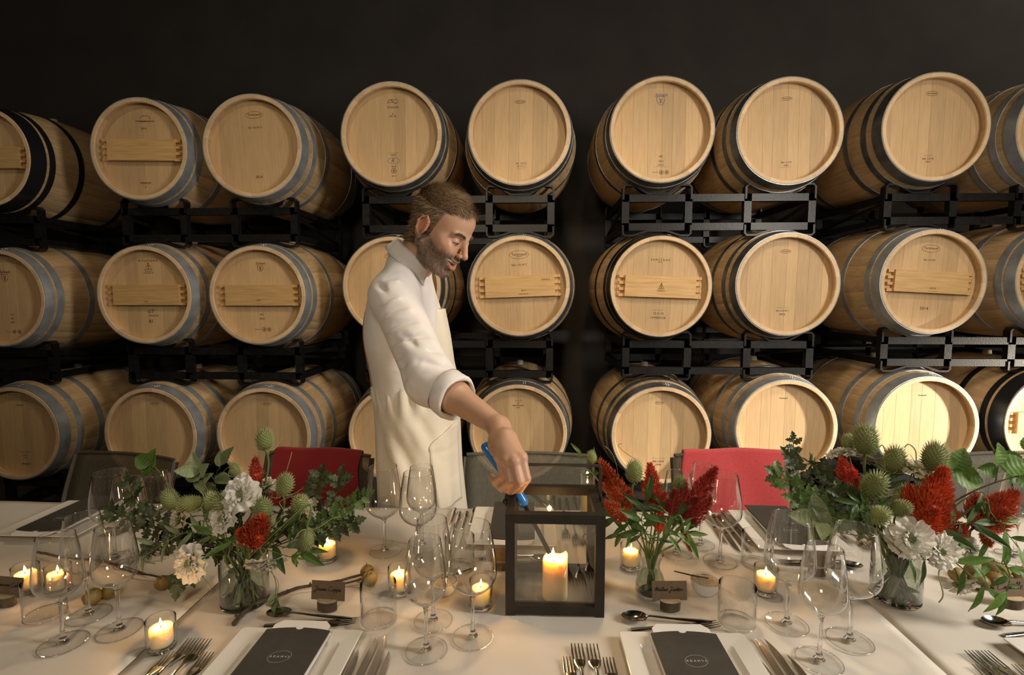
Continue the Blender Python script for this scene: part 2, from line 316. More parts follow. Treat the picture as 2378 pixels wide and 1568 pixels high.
for (row, col, px, py, hs, hm, cb, roll, stick, lab) in BAR_LIST:
    p = at(px, py, Y_ROW); BP[(row, col)] = p
    b = thing('wine_barrel', lab, 'barrel', p, (0, rad(roll), 0), 'oak barrels stacked on the racks')
    r0 = random.uniform(0, 2 * PI); RVM.setdefault(hs, rivet_mesh(*HSETS[hs][0]))
    for me, a in STV:
        o = link('stave', me, b); o.rotation_euler = (0, a + r0, 0)
    for me in BRD[(row * 3 + col) % 3]: link('head_board', me, b)
    HO_ = [link('hoop', me, b) for me in hoops(hs, hm)]
    link('rivets', RVM[hs], HO_[0]); link('rear_head', REARH, b); link('bung', BUNG, b)
    CB = link('cross_bar', BAR, b) if cb else None
    if stick:
        r = rbar(.03) + .003; a = .10
        o = MB().box((0, 0, 0), (.022, .011, .0006)).obj('sticker', M['sticker'], HO_[0], False); o.location = (r * math.sin(a), .028, r * math.cos(a)); o.rotation_euler = (-.12, a, 0)
    k = (row, col); YB = YH - .0345; n_before = len(b.children)
    if k == (1, 1): emblem(b, .01, .185, .030, ARCH); stamp(b, 'TONNELLERIE BOSSUET', .01, .172, .011); stamp(b, '2014', 0, .13, .015); stamp(b, 'PREMIUM', 0, -.185, .016); stamp(b, 'R', 0, -.207, .014)
    if k == (1, 2): T(b, .19); stamp(b, 'Ref. 102 MT 3', 0, .118, .014); stamp(b, '2014', .005, -.165, .022); stamp(b, '______', .02, -.13, .014, 'sticker')
    if k == (1, 3): emblem(b, 0, .195, .026, HILL); stamp(b, 'SEGUIN', 0, .166, .017, space=1.2); stamp(b, 'A', 0, .13, .014); stamp(b, 'MT TS', 0, .115, .014); stamp(b, '__________', 0, -.085, .014); stamp(b, '2012', 0, -.103, .015); stamp(b, 'R', -.006, -.135, .034, 'blueink', shear=.3); oval(b, 0, -.135, .036, .018, 'blueink'); stamp(b, '2010', 0, -.168, .014); emblem(b, 0, -.192, .014, ROUND); stamp(b, '2015', 0, -.222, .013)
    if k == (1, 4): oval(b, 0, .185, .030, .010); stamp(b, 'Taransaud', 0, .186, .011); stamp(b, 'Ref. 102 M', .012, -.158, .014); stamp(b, '18 151 2', .012, -.175, .014); stamp(b, '_______', .012, -.184, .014)
    if k == (1, 5): stamp(b, 'Sylvain', 0, .205, .026, 'blueink', shear=.4); emblem(b, 0, .175, .022, SHIELD, 'blueink'); stamp(b, 'MT', .008, -.135, .016); stamp(b, '2013', .008, -.16, .014); stamp(b, '17417', .008, -.182, .014); stamp(b, '______________', .008, -.187, .010); emblem(b, .012, -.222, .011, ROUND); emblem(b, .042, -.222, .010, ROUND); stamp(b, '=====', -.025, -.222, .011)
    if k == (1, 6): oval(b, 0, .19, .030, .010); stamp(b, 'Taransaud', 0, .191, .010); stamp(b, 'Ref. 112 M', .005, -.158, .013); stamp(b, '13072', .005, -.175, .012); stamp(b, '__________', .005, -.180, .012)
    if k == (1, 7): oval(b, 0, .195, .032, .013); stamp(b, 'Taransaud', 0, .196, .012); stamp(b, '_______', 0, -.133, .014); stamp(b, 'Ref. 112 M', 0, -.157, .014); stamp(b, '17417', 0, -.174, .012)
    if k == (2, 0): stamp(b, 'Sylvain', 0, .16, .026, shear=.4); emblem(b, .0, .125, .02, SHIELD); stamp(b, 'VCT', .03, -.10, .013); stamp(b, 'MT', .03, -.125, .014); stamp(b, '2013', .03, -.147, .014); emblem(b, .035, -.205, .011, ROUND); emblem(b, .067, -.205, .011, ROUND); stamp(b, '====', 0, -.205, .012)
    if k == (2, 1):
        stamp(b, 'ROUSSEAU', 0, .205, .020, space=1.3); emblem(b, 0, .165, .026, SHIP); stamp(b, 'GT', 0, -.1, .03, shear=.3); stamp(b, 'Grand Cru', .015, -.125, .014, shear=.3); stamp(b, '81', 0, -.16, .03); stamp(b, '13077', 0, -.04, .010, y=YB); stamp(b, '_______', 0, -.045, .012, y=YB)
    if k == (2, 2): stamp(b, 'Sylvain', 0, .19, .022, shear=.4); emblem(b, 0, .16, .016, SHIELD); stamp(b, 'MLT', 0, -.115, .014); stamp(b, '2013', 0, -.14, .016); emblem(b, .01, -.205, .012, ROUND); emblem(b, .04, -.205, .011, ROUND); stamp(b, '=====', -.03, -.205, .012); stamp(b, '10713', 0, -.03, .011, y=YB); stamp(b, '________', 0, -.042, .011, y=YB)
    if k == (2, 3): T(b, .18)
    if k == (2, 4): T(b, .185, 1.15); stamp(b, 'COGNAC', 0, .174, .008); stamp(b, 'Ref. 132 M T', 0, .125, .017); stamp(b, 'DANIUS', .15, .035, .014, y=YB); stamp(b, 'ART2', .02, -.025, .012, y=YB); stamp(b, 'TARANSAUD', .02, -.045, .010, y=YB)
    if k == (2, 5): stamp(b, 'ERMITAGE', 0, .155, .017, space=1.5); stamp(b, 'FRANCE', 0, .143, .007); emblem(b, .005, .0, .02, SHIP); [setattr(o, 'location', (.005, YB, .0)) for o in b.children if o.name.startswith('stamped_emblem')]; stamp(b, '________', .005, -.128, .017); stamp(b, '12 A 15', .005, -.155, .019); stamp(b, '14 MERCUR', .005, -.18, .017)
    if k == (2, 6): oval(b, 0, .19, .030, .010); stamp(b, 'Taransaud', 0, .191, .010); stamp(b, '_________', 0, -.125, .017); stamp(b, 'Ref. 112 M T', 0, -.15, .014); stamp(b, '(3093)', 0, -.17, .013)
    if k == (2, 7): T(b, .19); stamp(b, 'Ref. 112 MT', 0, .125, .013); stamp(b, '2014', 0, -.15, .024); stamp(b, 'ART25', .01, -.035, .012, y=YB); stamp(b, '_________', .01, -.045, .012, y=YB)
    if k == (3, 0): stamp(b, 'Taransaud', 0, .17, .012); stamp(b, '__________', .01, -.12, .016); stamp(b, '12 71', .015, -.15, .013); stamp(b, '* * *', .015, -.168, .012); stamp(b, 'PREMIUM', .015, -.205, .013)
    if k in ((3, 1), (3, 2), (3, 5)): oval(b, 0, .185, .026, .010); stamp(b, 'Taransaud', 0, .186, .009)
    if k == (3, 2): stamp(b, '_______', 0, -.10, .014)
    if k == (3, 4): stamp(b, '12 12 13', 0, .185, .012); stamp(b, 'M', 0, .17, .013); stamp(b, 'BERTRANGES', 0, .155, .011); stamp(b, '228 L', 0, .142, .009)
    if k == (3, 5): stamp(b, '__________', .0, -.145, .016); stamp(b, 'Ref. 112 M', .0, -.17, .014); stamp(b, '17710', .0, -.19, .013)
    if k == (3, 6): stamp(b, 'Taransaud', 0, .175, .011)
    if k == (3, 7): stamp(b, 'Taransaud', 0, .175, .011)
    if CB:
        for o in list(b.children):
            if o.name.startswith(('lettering', 'stamped')) and o.location.y < YH - .03: o.parent = CB
# ------------------------------------------------------------------ racks
def rrect_bar(mb, pts, hw, hy):
    """flat bar along a path in the xz plane (y depth hy)"""
    n = len(pts)
    V = []; 
    for i in range(n):
        a = Vector(pts[max(i - 1, 0)]); b = Vector(pts[min(i + 1, n - 1)]); t = (b - a).normalized(); nn = Vector((-t.y, t.x)); p = Vector(pts[i])
        for s, y in ((1, -1), (-1, -1), (-1, 1), (1, 1)): V.append((p.x + nn.x * hw * s, y * hy, p.y + nn.y * hw * s))
    Fs = [(i * 4 + k, i * 4 + (k + 1) % 4, (i + 1) * 4 + (k + 1) % 4, (i + 1) * 4 + k) for i in range(n - 1) for k in range(4)] + [(3, 2, 1, 0), tuple((n - 1) * 4 + k for k in range(4))]
    mb.add(V, Fs)
FY = .125
def rack(cols, up, low, lab):
    ups = [BP[(up, c)] for c in cols]; rr = rbar(FY) + .0025
    lows = [BP[(low, c)] for c in cols] if low <= 3 else None
    zt = sum(p.z for p in ups) / len(ups) - rr - .006
    zb = (sum(p.z for p in lows) / len(lows) + rr + .006) if lows else 0.035
    xs = [p.x for p in ups] if not lows else [(a.x + b.x) / 2 for a, b in zip(ups, lows)]
    org = Vector((sum(xs) / len(xs), Y_ROW, zb)); R = thing('barrel_rack', lab, 'rack', org, (0, 0, 0), 'black steel racks under the barrels')
    H = zt - zb; hs = .183; bw = .021; lx = [x - org.x for x in xs]
    for y in (FY, BL - FY):
        for z in (H - bw, bw):
            MB().box(((lx[0] + lx[-1]) / 2, y, z), ((lx[-1] - lx[0]) / 2 + hs + .02, .018, bw)).obj('beam', M['rack'], R, False)
        for k, x in enumerate(lx):
            for s in (-1, 1): MB().box((x + s * hs, y + .001, H / 2), (.021, .019, H / 2)).obj('post', M['rack'], R, False)
            for top in (1, 0):
                if not lows and not top: continue
                e = .052 if top else -.030; z0 = H if top else 0; c = .014 if top else -.012; mb = MB()
                xp = hs + .014; xi = .055
                pu = [(-xp, z0 - (.03 if top else -.03)), (-xp, z0 + e - c), (-xp + .012, z0 + e), (-xp + .06, z0 + e), (-xi, z0 + (.004 if top else -.003)), (xi, z0 + (.004 if top else -.003)), (xp - .06, z0 + e), (xp - .012, z0 + e), (xp, z0 + e - c), (xp, z0 - (.03 if top else -.03))]
                rrect_bar(mb, pu, .0055, .024); o = mb.obj('cradle', M['rack'], R, False); o.location = (x, y, 0)
    for s, x in ((-1, lx[0] - hs), (1, lx[-1] + hs)):
        for z in (H - bw, bw): MB().box((x, BL / 2, z), (.018, BL / 2 - FY, .018)).obj('side_rail', M['rack'], R, False)
        MB().tube([(x, FY, H - .05), (x, BL - FY, .05)], .011, 6).obj('brace', M['rack'], R)
    return R
COLS = [((0,), 'at the cut-off end by the olive chair'), ((1, 2), 'under the crossbar and 2014 barrels'), ((3, 4), 'behind the man'), ((5, 6), 'above the red towel chair'), ((7, 8), 'above the big bouquet')]
for cols, where in COLS:
    rack(cols, 1, 2, 'black rack holding up the top barrels ' + where)
    rack(cols, 2, 3, 'black rack holding up the middle barrels ' + where)
    rack(cols, 3, 4, 'black floor rack under the bottom barrels ' + where)
# ------------------------------------------------------------------ tables and cloths
TY0, TY1 = .52, 1.515
SEAMS = (-.715, .722)
def table(xa, xb, lab):
    t = thing('dining_table', lab, 'table', ((xa + xb) / 2, (TY0 + TY1) / 2, 0), group='long dining tables set end to end')
    hw = (xb - xa) / 2 - .02; hd = (TY1 - TY0) / 2 - .02
    MB().box((0, 0, TZ - .028), (hw, hd, .02)).obj('tabletop', M['wood_dark'], t, False)
    for a in (-1, 1):
        for b in (-1, 1): MB().box((a * (hw - .06), b * (hd - .06), (TZ - .05) / 2), (.03, .03, (TZ - .05) / 2)).obj('leg', M['wood_dark'], t, False)
def cloth(xa, xb, lab, seed):
    nx = int((xb - xa) / .02); ny = 50; drop = .22; V = []; r_ = np.random.default_rng(seed)
    ph = r_.uniform(0, 6.28, 8)
    s = np.concatenate([np.linspace(-drop, 0, 10)[:-1], np.linspace(0, TY1 - TY0, ny), np.linspace(TY1 - TY0, TY1 - TY0 + drop, 10)[1:]])
    xs = np.linspace(xa + .0008, xb - .0008, nx)
    for q in s:
        for x in xs:
            if q < 0: y = TY0 - .004; z = TZ + q
            elif q > TY1 - TY0: y = TY1 + .004; z = TZ - (q - (TY1 - TY0))
            else: y = TY0 + q; z = TZ
            wv = .0009 * math.sin(x * 9 + y * 5 + ph[0]) + .0006 * math.sin(x * 23 - y * 11 + ph[1])
            if q < 0 or q > TY1 - TY0:
                d = -q if q < 0 else q - (TY1 - TY0); y += (.012 * math.sin(x * 14 + ph[2]) + .012) * d / drop * (-1 if q < 0 else 1)
            else:
                for cx in (xa + (xb - xa) * .5,): wv += .0012 * math.exp(-((x - cx) / .006) ** 2)
                for cyy in (TY0 + .34, TY0 + .67): wv += .0010 * math.exp(-((y - cyy) / .006) ** 2)
                wv -= .0016 * (math.exp(-((x - xa) / .012) ** 2) + math.exp(-((x - xb) / .012) ** 2))
                z += wv - .0012
            V.append((x, y, z))
    n = len(xs); Fs = [(i * n + j, i * n + j + 1, (i + 1) * n + j + 1, (i + 1) * n + j) for i in range(len(s) - 1) for j in range(n - 1)]
    o = MB().add(V, Fs).obj('tablecloth', M['cloth'], angle=None); so = o.modifiers.new('s', 'SOLIDIFY'); so.thickness = .0015; so.offset = -1
    return tag(o, lab, 'tablecloth', 'white tablecloths on the joined tables')
for xa, xb, la, lb, sd in ((SEAMS[0] - 1.6, SEAMS[0], 'long dining table carrying the dark place setting beside the olive chair', 'white tablecloth under the crowded wine glasses and branch beside the olive chair', 1),
                       (SEAMS[0], SEAMS[1], 'middle dining table carrying the black lantern', 'white tablecloth under the black lantern', 2),
                       (SEAMS[1], SEAMS[1] + 1.75, 'dining table carrying the biggest bouquet', 'white tablecloth under the biggest bouquet', 3)):
    table(xa, xb, la); cloth(xa, xb, lb, sd)
# ------------------------------------------------------------------ chairs
def mesh_fabric(name, col, op):
    m = mat(name, col, .7); nt = m.node_tree; b = nt.nodes['Principled BSDF']; tr = nd(m, 'ShaderNodeBsdfTransparent'); mx = nd(m, 'ShaderNodeMixShader')
    tc = nd(m, 'ShaderNodeTexCoord'); wv = nd(m, 'ShaderNodeTexNoise'); mp = nd(m, 'ShaderNodeMapping'); mp.inputs['Scale'].default_value = (260, 260, 18)
    lk(m, tc.outputs['Object'], mp.inputs[0]); lk(m, mp.outputs[0], wv.inputs['Vector']); wv.inputs['Scale'].default_value = 1
    mr = nd(m, 'ShaderNodeMapRange'); mr.inputs['From Min'].default_value = .35; mr.inputs['From Max'].default_value = .65; mr.inputs['To Min'].default_value = op - .1; mr.inputs['To Max'].default_value = min(1, op + .1)
    lk(m, wv.outputs[0], mr.inputs[0]); lk(m, mr.outputs[0], mx.inputs[0]); lk(m, tr.outputs[0], mx.inputs[1]); lk(m, b.outputs[0], mx.inputs[2])
    lk(m, mx.outputs[0], nt.nodes['Material Output'].inputs[0]); return m
M['olive_mesh'] = mesh_fabric('olive_chair_mesh', (.075, .062, .038), .72)
M['grey_mesh'] = mesh_fabric('grey_green_chair_mesh', (.13, .125, .095), .62)
M['chair_frame'] = noisy(mat('bronze_chair_frame', rough=.4, metal=.3), (.05, .045, .035), (.075, .065, .05), 30)
def towelmat(n, c):
    m = noisy(mat(n, rough=.95), tuple(x * .8 for x in c), c, 160, bump=.6, bscale=900); m.node_tree.nodes['Principled BSDF'].inputs['Sheen Weight'].default_value = .25; return m
M['red_a'] = towelmat('red_wool_blanket', (.33, .018, .022)); M['red_b'] = towelmat('rose_red_towel', (.55, .06, .065))
def chair(px, py, Y, rz, m, lab, wdt=.50, lean=.10):
    """armless sling chair facing the table; px, py = middle of the top edge of its back"""
    p = at(px, py, Y); H = p.z; c = thing('dining_chair', lab, 'chair', (p.x, p.y, 0), (0, 0, rz), 'mesh-backed chairs along the far side of the table')
    hw = wdt / 2; nx, nz = 12, 8; V = []
    zs = [.46 + (H - .46) * k / nz for k in range(nz + 1)]
    for z in zs:
        t = (z - .46) / (H - .46); k = 1 - .09 * (1 - t) - (.05 * max(0, (t - .8) / .2) ** 2)
        for i in range(nx + 1):
            u = i / nx * 2 - 1; V.append((u * hw * k * .97, -lean * (1 - t) - .0 + .03 * (1 - u * u), z))
    n = nx + 1; o = MB().add(V, [(i * n + j, i * n + j + 1, (i + 1) * n + j + 1, (i + 1) * n + j) for i in range(nz) for j in range(nx)]).obj('backrest', m, c, angle=None)
    so = o.modifiers.new('s', 'SOLIDIFY'); so.thickness = .003
    MB().tube([(u * hw * .93, .03 * (1 - u * u), H - .002) for u in np.linspace(-1, 1, 11)], .007, 8).obj('top_rail', m, c)
    for s in (-1, 1):
        MB().tube(spline([(s * hw * .96, .0, H - .01), (s * hw * .97, -lean * .5, (H + .46) / 2), (s * hw * .92, -lean, .46)]), .013, 10, flat=.7).obj('back_post', M['chair_frame'], c)
        MB().tube([(s * hw * .92, -lean, .46), (s * hw * .95, .02, 0)], .012, 8).obj('leg', M['chair_frame'], c)
        MB().tube([(s * hw * .92, -lean - .40, .45), (s * hw * .95, -lean - .44, 0)], .012, 8).obj('leg', M['chair_frame'], c)
        MB().tube([(s * hw * .92, -lean, .46), (s * hw * .92, -lean - .42, .45)], .012, 8).obj('seat_rail', M['chair_frame'], c)
    V = [(u * hw * .9, -lean - .42 * v, .455 - .02 * math.sin(v * PI) * (1 - u * u)) for v in np.linspace(0, 1, 6) for u in np.linspace(-1, 1, 7)]
    o = MB().add(V, [(i * 7 + j, i * 7 + j + 1, (i + 1) * 7 + j + 1, (i + 1) * 7 + j) for i in range(5) for j in range(6)]).obj('seat', m, c, angle=None); so = o.modifiers.new('s', 'SOLIDIFY'); so.thickness = .003
    return c, H
CH = {}
CH[1] = chair(290, 1058, 1.92, rad(-10), M['olive_mesh'], 'empty olive mesh-backed chair, nothing draped over it, half across a barrel', .50)
CH[2] = chair(742, 1054, 1.90, rad(-4), M['olive_mesh'], 'dark mesh-backed chair under the deep red blanket, behind the apron', .44)
CH[3] = chair(1226, 1056, 1.88, rad(0), M['grey_mesh'], 'grey-green mesh-backed chair behind the lantern handle', .50)
CH[4] = chair(1698, 1056, 1.90, rad(3), M['olive_mesh'], 'dark mesh-backed chair under the rose red towel', .46)
CH[5] = chair(2330, 1056, 1.88, rad(6), M['grey_mesh'], 'grey mesh-backed chair behind the biggest bouquet', .50)
def drape(ch, x0, x1, f, bk, m, name, lab, cat):
    c, H = ch; R = Matrix.Rotation(c.rotation_euler.z, 4, 'Z'); V = []; nx = 18
    path = []
    for k in range(11): path.append((-.10 * .95 * (f * (1 - k / 10)) / (H - .46) - .016, H - f * (1 - k / 10) + .0))
    for a in np.linspace(PI * .9, .1 * PI, 6): path.append((.016 * math.cos(a) - .0, H + .004 + .012 * math.sin(a)))
    for k in range(1, 9): path.append((.018, H - bk * k / 8))
    for j, (y, z) in enumerate(path):
        for i in range(nx + 1):
            u = i / nx; x = x0 + (x1 - x0) * u; uu = x / .25; w_ = .004 * math.sin(x * 31 + z * 9) * (1 if j < 10 else .4)
            V.append((x + .006 * math.sin(z * 40) * (1 if i in (0, nx) else 0), y + .03 * max(0, 1 - uu * uu) + w_, z + .002 * math.sin(x * 25)))
    n = nx + 1; o = MB().add([R @ Vector(v) for v in V], [(i * n + j, i * n + j + 1, (i + 1) * n + j + 1, (i + 1) * n + j) for i in range(len(path) - 1) for j in range(nx)]).obj(name, m, angle=None)
    o.location = c.location; so = o.modifiers.new('s', 'SOLIDIFY'); so.thickness = .009; so.offset = -1; bv = o.modifiers.new('u', 'SUBSURF'); bv.levels = bv.render_levels = 1
    return tag(o, lab, cat)
drape(CH[2], -.19, .165, .24, .22, M['red_a'], 'blanket', 'deep red wool blanket folded over a chair back behind the first bouquet', 'blanket')
drape(CH[4], -.185, .20, .25, .22, M['red_b'], 'towel', 'rose red towel hung over a chair back behind the wine glasses', 'towel')
# ------------------------------------------------------------------ tableware materials
def thin_glass(name, tint=(1, 1, 1), boost=1.5, rough=.02, base=0.0, pw_=3.4):
    m = bpy.data.materials.new(name); m.use_nodes = True; nt = m.node_tree; nt.nodes.clear(); out = nd(m, 'ShaderNodeOutputMaterial')
    tr = nd(m, 'ShaderNodeBsdfTransparent'); tr.inputs[0].default_value = (*tint, 1); gl = nd(m, 'ShaderNodeBsdfGlossy'); gl.inputs['Roughness'].default_value = rough
    lw = nd(m, 'ShaderNodeFresnel'); lw.inputs[0].default_value = 1.5; mu = nd(m, 'ShaderNodeMath', operation='MULTIPLY_ADD', use_clamp=True); mu.inputs[1].default_value = boost; mu.inputs[2].default_value = base
    # fresnel of a front face and of a back face alike
    ge = nd(m, 'ShaderNodeNewGeometry'); vm = nd(m, 'ShaderNodeVectorMath', operation='DOT_PRODUCT'); ab = nd(m, 'ShaderNodeMath', operation='ABSOLUTE'); one = nd(m, 'ShaderNodeMath', operation='SUBTRACT'); one.inputs[0].default_value = 1
    pw = nd(m, 'ShaderNodeMath', operation='POWER'); pw.inputs[1].default_value = pw_; sc = nd(m, 'ShaderNodeMath', operation='MULTIPLY_ADD'); sc.inputs[1].default_value = .95; sc.inputs[2].default_value = .045
    lk(m, ge.outputs['Normal'], vm.inputs[0]); lk(m, ge.outputs['Incoming'], vm.inputs[1]); lk(m, vm.outputs['Value'], ab.inputs[0]); lk(m, ab.outputs[0], one.inputs[1]); lk(m, one.outputs[0], pw.inputs[0]); lk(m, pw.outputs[0], sc.inputs[0])
    lk(m, sc.outputs[0], mu.inputs[0]); mx = nd(m, 'ShaderNodeMixShader'); lk(m, mu.outputs[0], mx.inputs[0]); lk(m, tr.outputs[0], mx.inputs[1]); lk(m, gl.outputs[0], mx.inputs[2]); lk(m, mx.outputs[0], out.inputs[0]); return m
M['glass'] = thin_glass('clear_thin_glass', (.985, .985, .98), 2.3)
M['flat'] = thin_glass('clear_glass_foot', (.975, .975, .965), 1.3, .03, 0, 5)
M['pane'] = thin_glass('lantern_pane_glass', (.94, .93, .90), 1.7, .03, .01)
M['vase'] = thin_glass('vase_glass', (.95, .965, .95), 1.6)
M['water'] = thin_glass('vase_water', (.86, .90, .84), 1.0)
m = bpy.data.materials.new('solid_glass'); m.use_nodes = True; m.node_tree.nodes.clear(); o_ = nd(m, 'ShaderNodeOutputMaterial'); g_ = nd(m, 'ShaderNodeBsdfGlass'); g_.inputs['IOR'].default_value = 1.48; g_.inputs['Roughness'].default_value = .0; lk(m, g_.outputs[0], o_.inputs[0]); M['solid'] = m
M['silver'] = mat('polished_steel', (.62, .60, .57), .13, 1)
M['steel_blade'] = mat('knife_blade_steel', (.60, .58, .55), .22, 1)
M['plate'] = mat('white_porcelain', (.70, .67, .61), .14)
M['menu'] = noisy(mat('charcoal_menu_card', rough=.75), (.040, .035, .028), (.050, .044, .036), 60, bump=.05)
M['menu_ink'] = mat('pale_menu_print', (.55, .53, .48), .6)
M['paper'] = mat('white_napkin_paper', (.78, .76, .73), .85)
M['kraft'] = noisy(mat('brown_kraft_card', rough=.85), (.135, .092, .055), (.165, .113, .070), 90)  # brown darkened: the shade on the card faces is put into the colour
M['ink'] = mat('black_ink', (.012, .010, .009), .6)
M['bark'] = noisy(mat('bark', rough=.95), (.05, .035, .022), (.13, .095, .06), 60, (1, 1, .4), bump=.8)
M['logtop'] = noisy(mat('cut_log_face', rough=.8), (.36, .27, .16), (.50, .39, .25), 50)
M['twig'] = noisy(mat('dark_twig', rough=.85), (.035, .022, .014), (.085, .058, .038), 70, bump=.6)
M['fruit'] = noisy(mat('green_brown_plum', rough=.5, Subsurface_Weight=.1), (.15, .10, .02), (.26, .19, .05), 18, rnd=.25)
M['iron'] = noisy(mat('black_brown_iron', rough=.48, metal=.35), (.020, .016, .012), (.034, .028, .021), 30, bump=.15)
M['bowl'] = mat('white_salt_bowl', (.80, .79, .76), .25)
M['salt'] = noisy(mat('coarse_tan_salt', rough=.9), (.42, .31, .19), (.72, .58, .40), 300, bump=.8)
M['lanternfloor'] = noisy(mat('worn_lantern_floor', rough=.5), (.12, .105, .08), (.25, .22, .17), 14, (4, .6, 1), bump=.2)
m = mat('candle_wax', (.95, .74, .42), .45); b_ = m.node_tree.nodes['Principled BSDF']; b_.inputs['Subsurface Weight'].default_value = .8; b_.inputs['Subsurface Radius'].default_value = (1, .74, .42); b_.inputs['Subsurface Scale'].default_value = .028; M['wax'] = m
m = bpy.data.materials.new('candle_flame'); m.use_nodes = True; m.node_tree.nodes.clear(); o_ = nd(m, 'ShaderNodeOutputMaterial'); e_ = nd(m, 'ShaderNodeEmission'); e_.inputs[0].default_value = (1, .60, .20, 1); e_.inputs[1].default_value = 26
t_ = nd(m, 'ShaderNodeBsdfTransparent'); x_ = nd(m, 'ShaderNodeMixShader'); x_.inputs[0].default_value = .6; lk(m, t_.outputs[0], x_.inputs[1]); lk(m, e_.outputs[0], x_.inputs[2]); lk(m, x_.outputs[0], o_.inputs[0]); M['flame'] = m
M['wick'] = mat('wick', (.01, .008, .006), .9)
# ------------------------------------------------------------------ wine glasses
def glass_meshes(h, rb_, rr, st, bs):
    z0 = st; H = h - st; prof = [(.0035, z0 - .004), (.006, z0)]
    for k in range(1, 22):
        t = k / 21
        if t < .36: q = t / .36; r = rb_ * math.sin(q * PI / 2) ** .72
        else: q = (t - .36) / .64; r = rb_ + (rr - rb_) * (q ** 1.6)
        prof.append((max(r, .006), z0 + H * (.02 + .98 * (t ** 1.12))))
    bowl = MB().lathe(prof, 40).lathe([(rr + .0006, h - .0004), (rr + .0002, h + .0006), (rr - .0005, h), (rr, h - .0006)], 40, closed=True).mesh('bowl', True, [M['glass']])
    stem = MB().lathe([(.0002, .0035), (.010, .004), (.0065, .008), (.0040, .018), (.0034, .04), (.0034, st - .015), (.0044, st - .005), (.0062, st + .0015), (.0002, st + .003)], 16).mesh('stem', True, [M['solid']])
    foot = MB().lathe([(.004, .0055), (.012, .0042), (bs * .6, .0026), (bs - .001, .0016)], 40).lathe([(bs - .0018, .0018), (bs, .0013), (bs - .0004, .0003), (bs - .0022, .0006)], 40, mi=1, closed=True).mesh('foot', True, [M['flat'], M['glass']])
    return bowl, stem, foot
GA = glass_meshes(.221, .0465, .0345, .084, .040); GB = glass_meshes(.210, .0390, .0290, .086, .039); GC_ = glass_meshes(.216, .0335, .0245, .086, .037)
def wineglass(px, py, kind, lab):
    p = tz(px, py, TZ + .0005); g = thing('wine_glass', lab, 'wine glass', p, (0, 0, random.uniform(0, 6)), 'empty wine glasses on the table')
    for n, me in zip(('bowl', 'stem', 'foot'), kind): link(n, me, g)
for a in [
 (894, 1280, GA, 'large wine glass just past the votive under the red blanket, in front of the apron'),
 (973, 1300, GA, 'large wine glass overlapping a smaller one in front of the apron pocket'),
 (981, 1266, GB, 'smaller wine glass farthest back in the cluster before the apron'),
 (1006, 1442, GB, 'wine glass between the salt bowl and the front row of the middle cluster'),
 (990, 1511, GB, 'wine glass nearest the knife tips in the middle cluster'),
 (1098, 1480, GA, 'wine glass with a votive behind it, next to the lantern'),
 (1571, 1286, GB, 'wine glass behind the bulb vase, its bowl crossing the chair post'),
 (1626, 1265, GC_, 'narrow wine glass farthest back before the rose red towel'),
 (1672, 1305, GA, 'wide wine glass in front of the rose red towel, over the knives'),
 (1827, 1449, GA, 'wine glass beside the plain tumbler, in front of a dark menu'),
 (1902, 1535, GB, 'wine glass nearest the picture bottom, between two larger ones'),
 (1973, 1488, GA, 'big wine glass standing right before the large cylinder vase'),
 (2288, 1306, GA, 'wine glass half hidden behind the bramble leaves of the big bouquet'),
 (2356, 1292, GB, 'wine glass beyond the big bouquet by the picture edge, stem in the clear'),
 (268, 1298, GA, 'wine glass behind oak leaves, in front of the empty olive chair'),
 (308, 1306, GB, 'smaller wine glass behind the oak leaves of the first bouquet'),
 (372, 1288, GB, 'wine glass under the pale bramble tip of the first bouquet'),
 (147, 1495, GB, 'wine glass nearest the picture corner, over the long dark shadow'),
 (206, 1429, GB, 'wine glass standing behind two others, over the twig with green fruit'),
 (278, 1464, GB, 'wine glass beside the lone votive at the cloth seam')]: wineglass(*a)
TUM = MB().lathe([(.0345, .0035), (.0352, .006), (.0356, .04), (.0356, .078), (.0352, .0786), (.0348, .078)], 40).mesh('tumbler_wall', True, [M['glass']])
TUB = MB().lathe([(.0005, .0045), (.030, .005), (.0345, .0075)], 40).lathe([(.0345, .0005), (.0356, .002), (.0354, .005), (.0335, .003)], 40, mi=1, closed=True).mesh('tumbler_base', True, [M['flat'], M['glass']])
for px, py, lab in ((880, 1440, 'straight clear tumbler beside the name card with the branch behind it'), (1710, 1446, 'straight clear tumbler between salt bowl and the near wine glasses'),
                    (1757, 1311, 'clear tumbler by the knives of the far setting under the red towel'), (106, 1430, 'clear tumbler among wine glasses near the cut-off name card'),
                    (1068, 1318, 'clear tumbler between the wine glass cluster and the lantern')):
    t = thing('tumbler', lab, 'tumbler', tz(px, py, TZ + .0005), group='clear water tumblers'); link('wall', TUM, t); link('base', TUB, t)
# ------------------------------------------------------------------ candles
def flame_mesh(h, r):
    return MB().lathe([(r * .3, 0), (r * .85, h * .12), (r, h * .28), (r * .8, h * .5), (r * .42, h * .75), (r * .1, h * .95), (.0001, h)], 10).mesh('flame', True, [M['flame']])
FL = flame_mesh(.0145, .0026)
VG = MB().lathe([(.0225, .006), (.0245, .010), (.0247, .058), (.0243, .0588), (.0238, .058)], 32).mesh('glass_cup', True, [M['glass']])
VB = MB().lathe([(.0005, .0005), (.021, .0005), (.0243, .003), (.0245, .007), (.022, .0085), (.0005, .008)], 32).mesh('glass_base', True, [M['solid']])
WX = MB().lathe([(.0005, .009), (.0185, .009), (.0192, .012), (.0192, .040), (.0182, .0425), (.014, .041), (.0005, .0405)], 28).mesh('wax', True, [M['wax']])
WK = MB().tube([(0, 0, .040), (.0004, 0, .044), (0, .0006, .048)], .0007, 5).mesh('wick', True, [M['wick']])
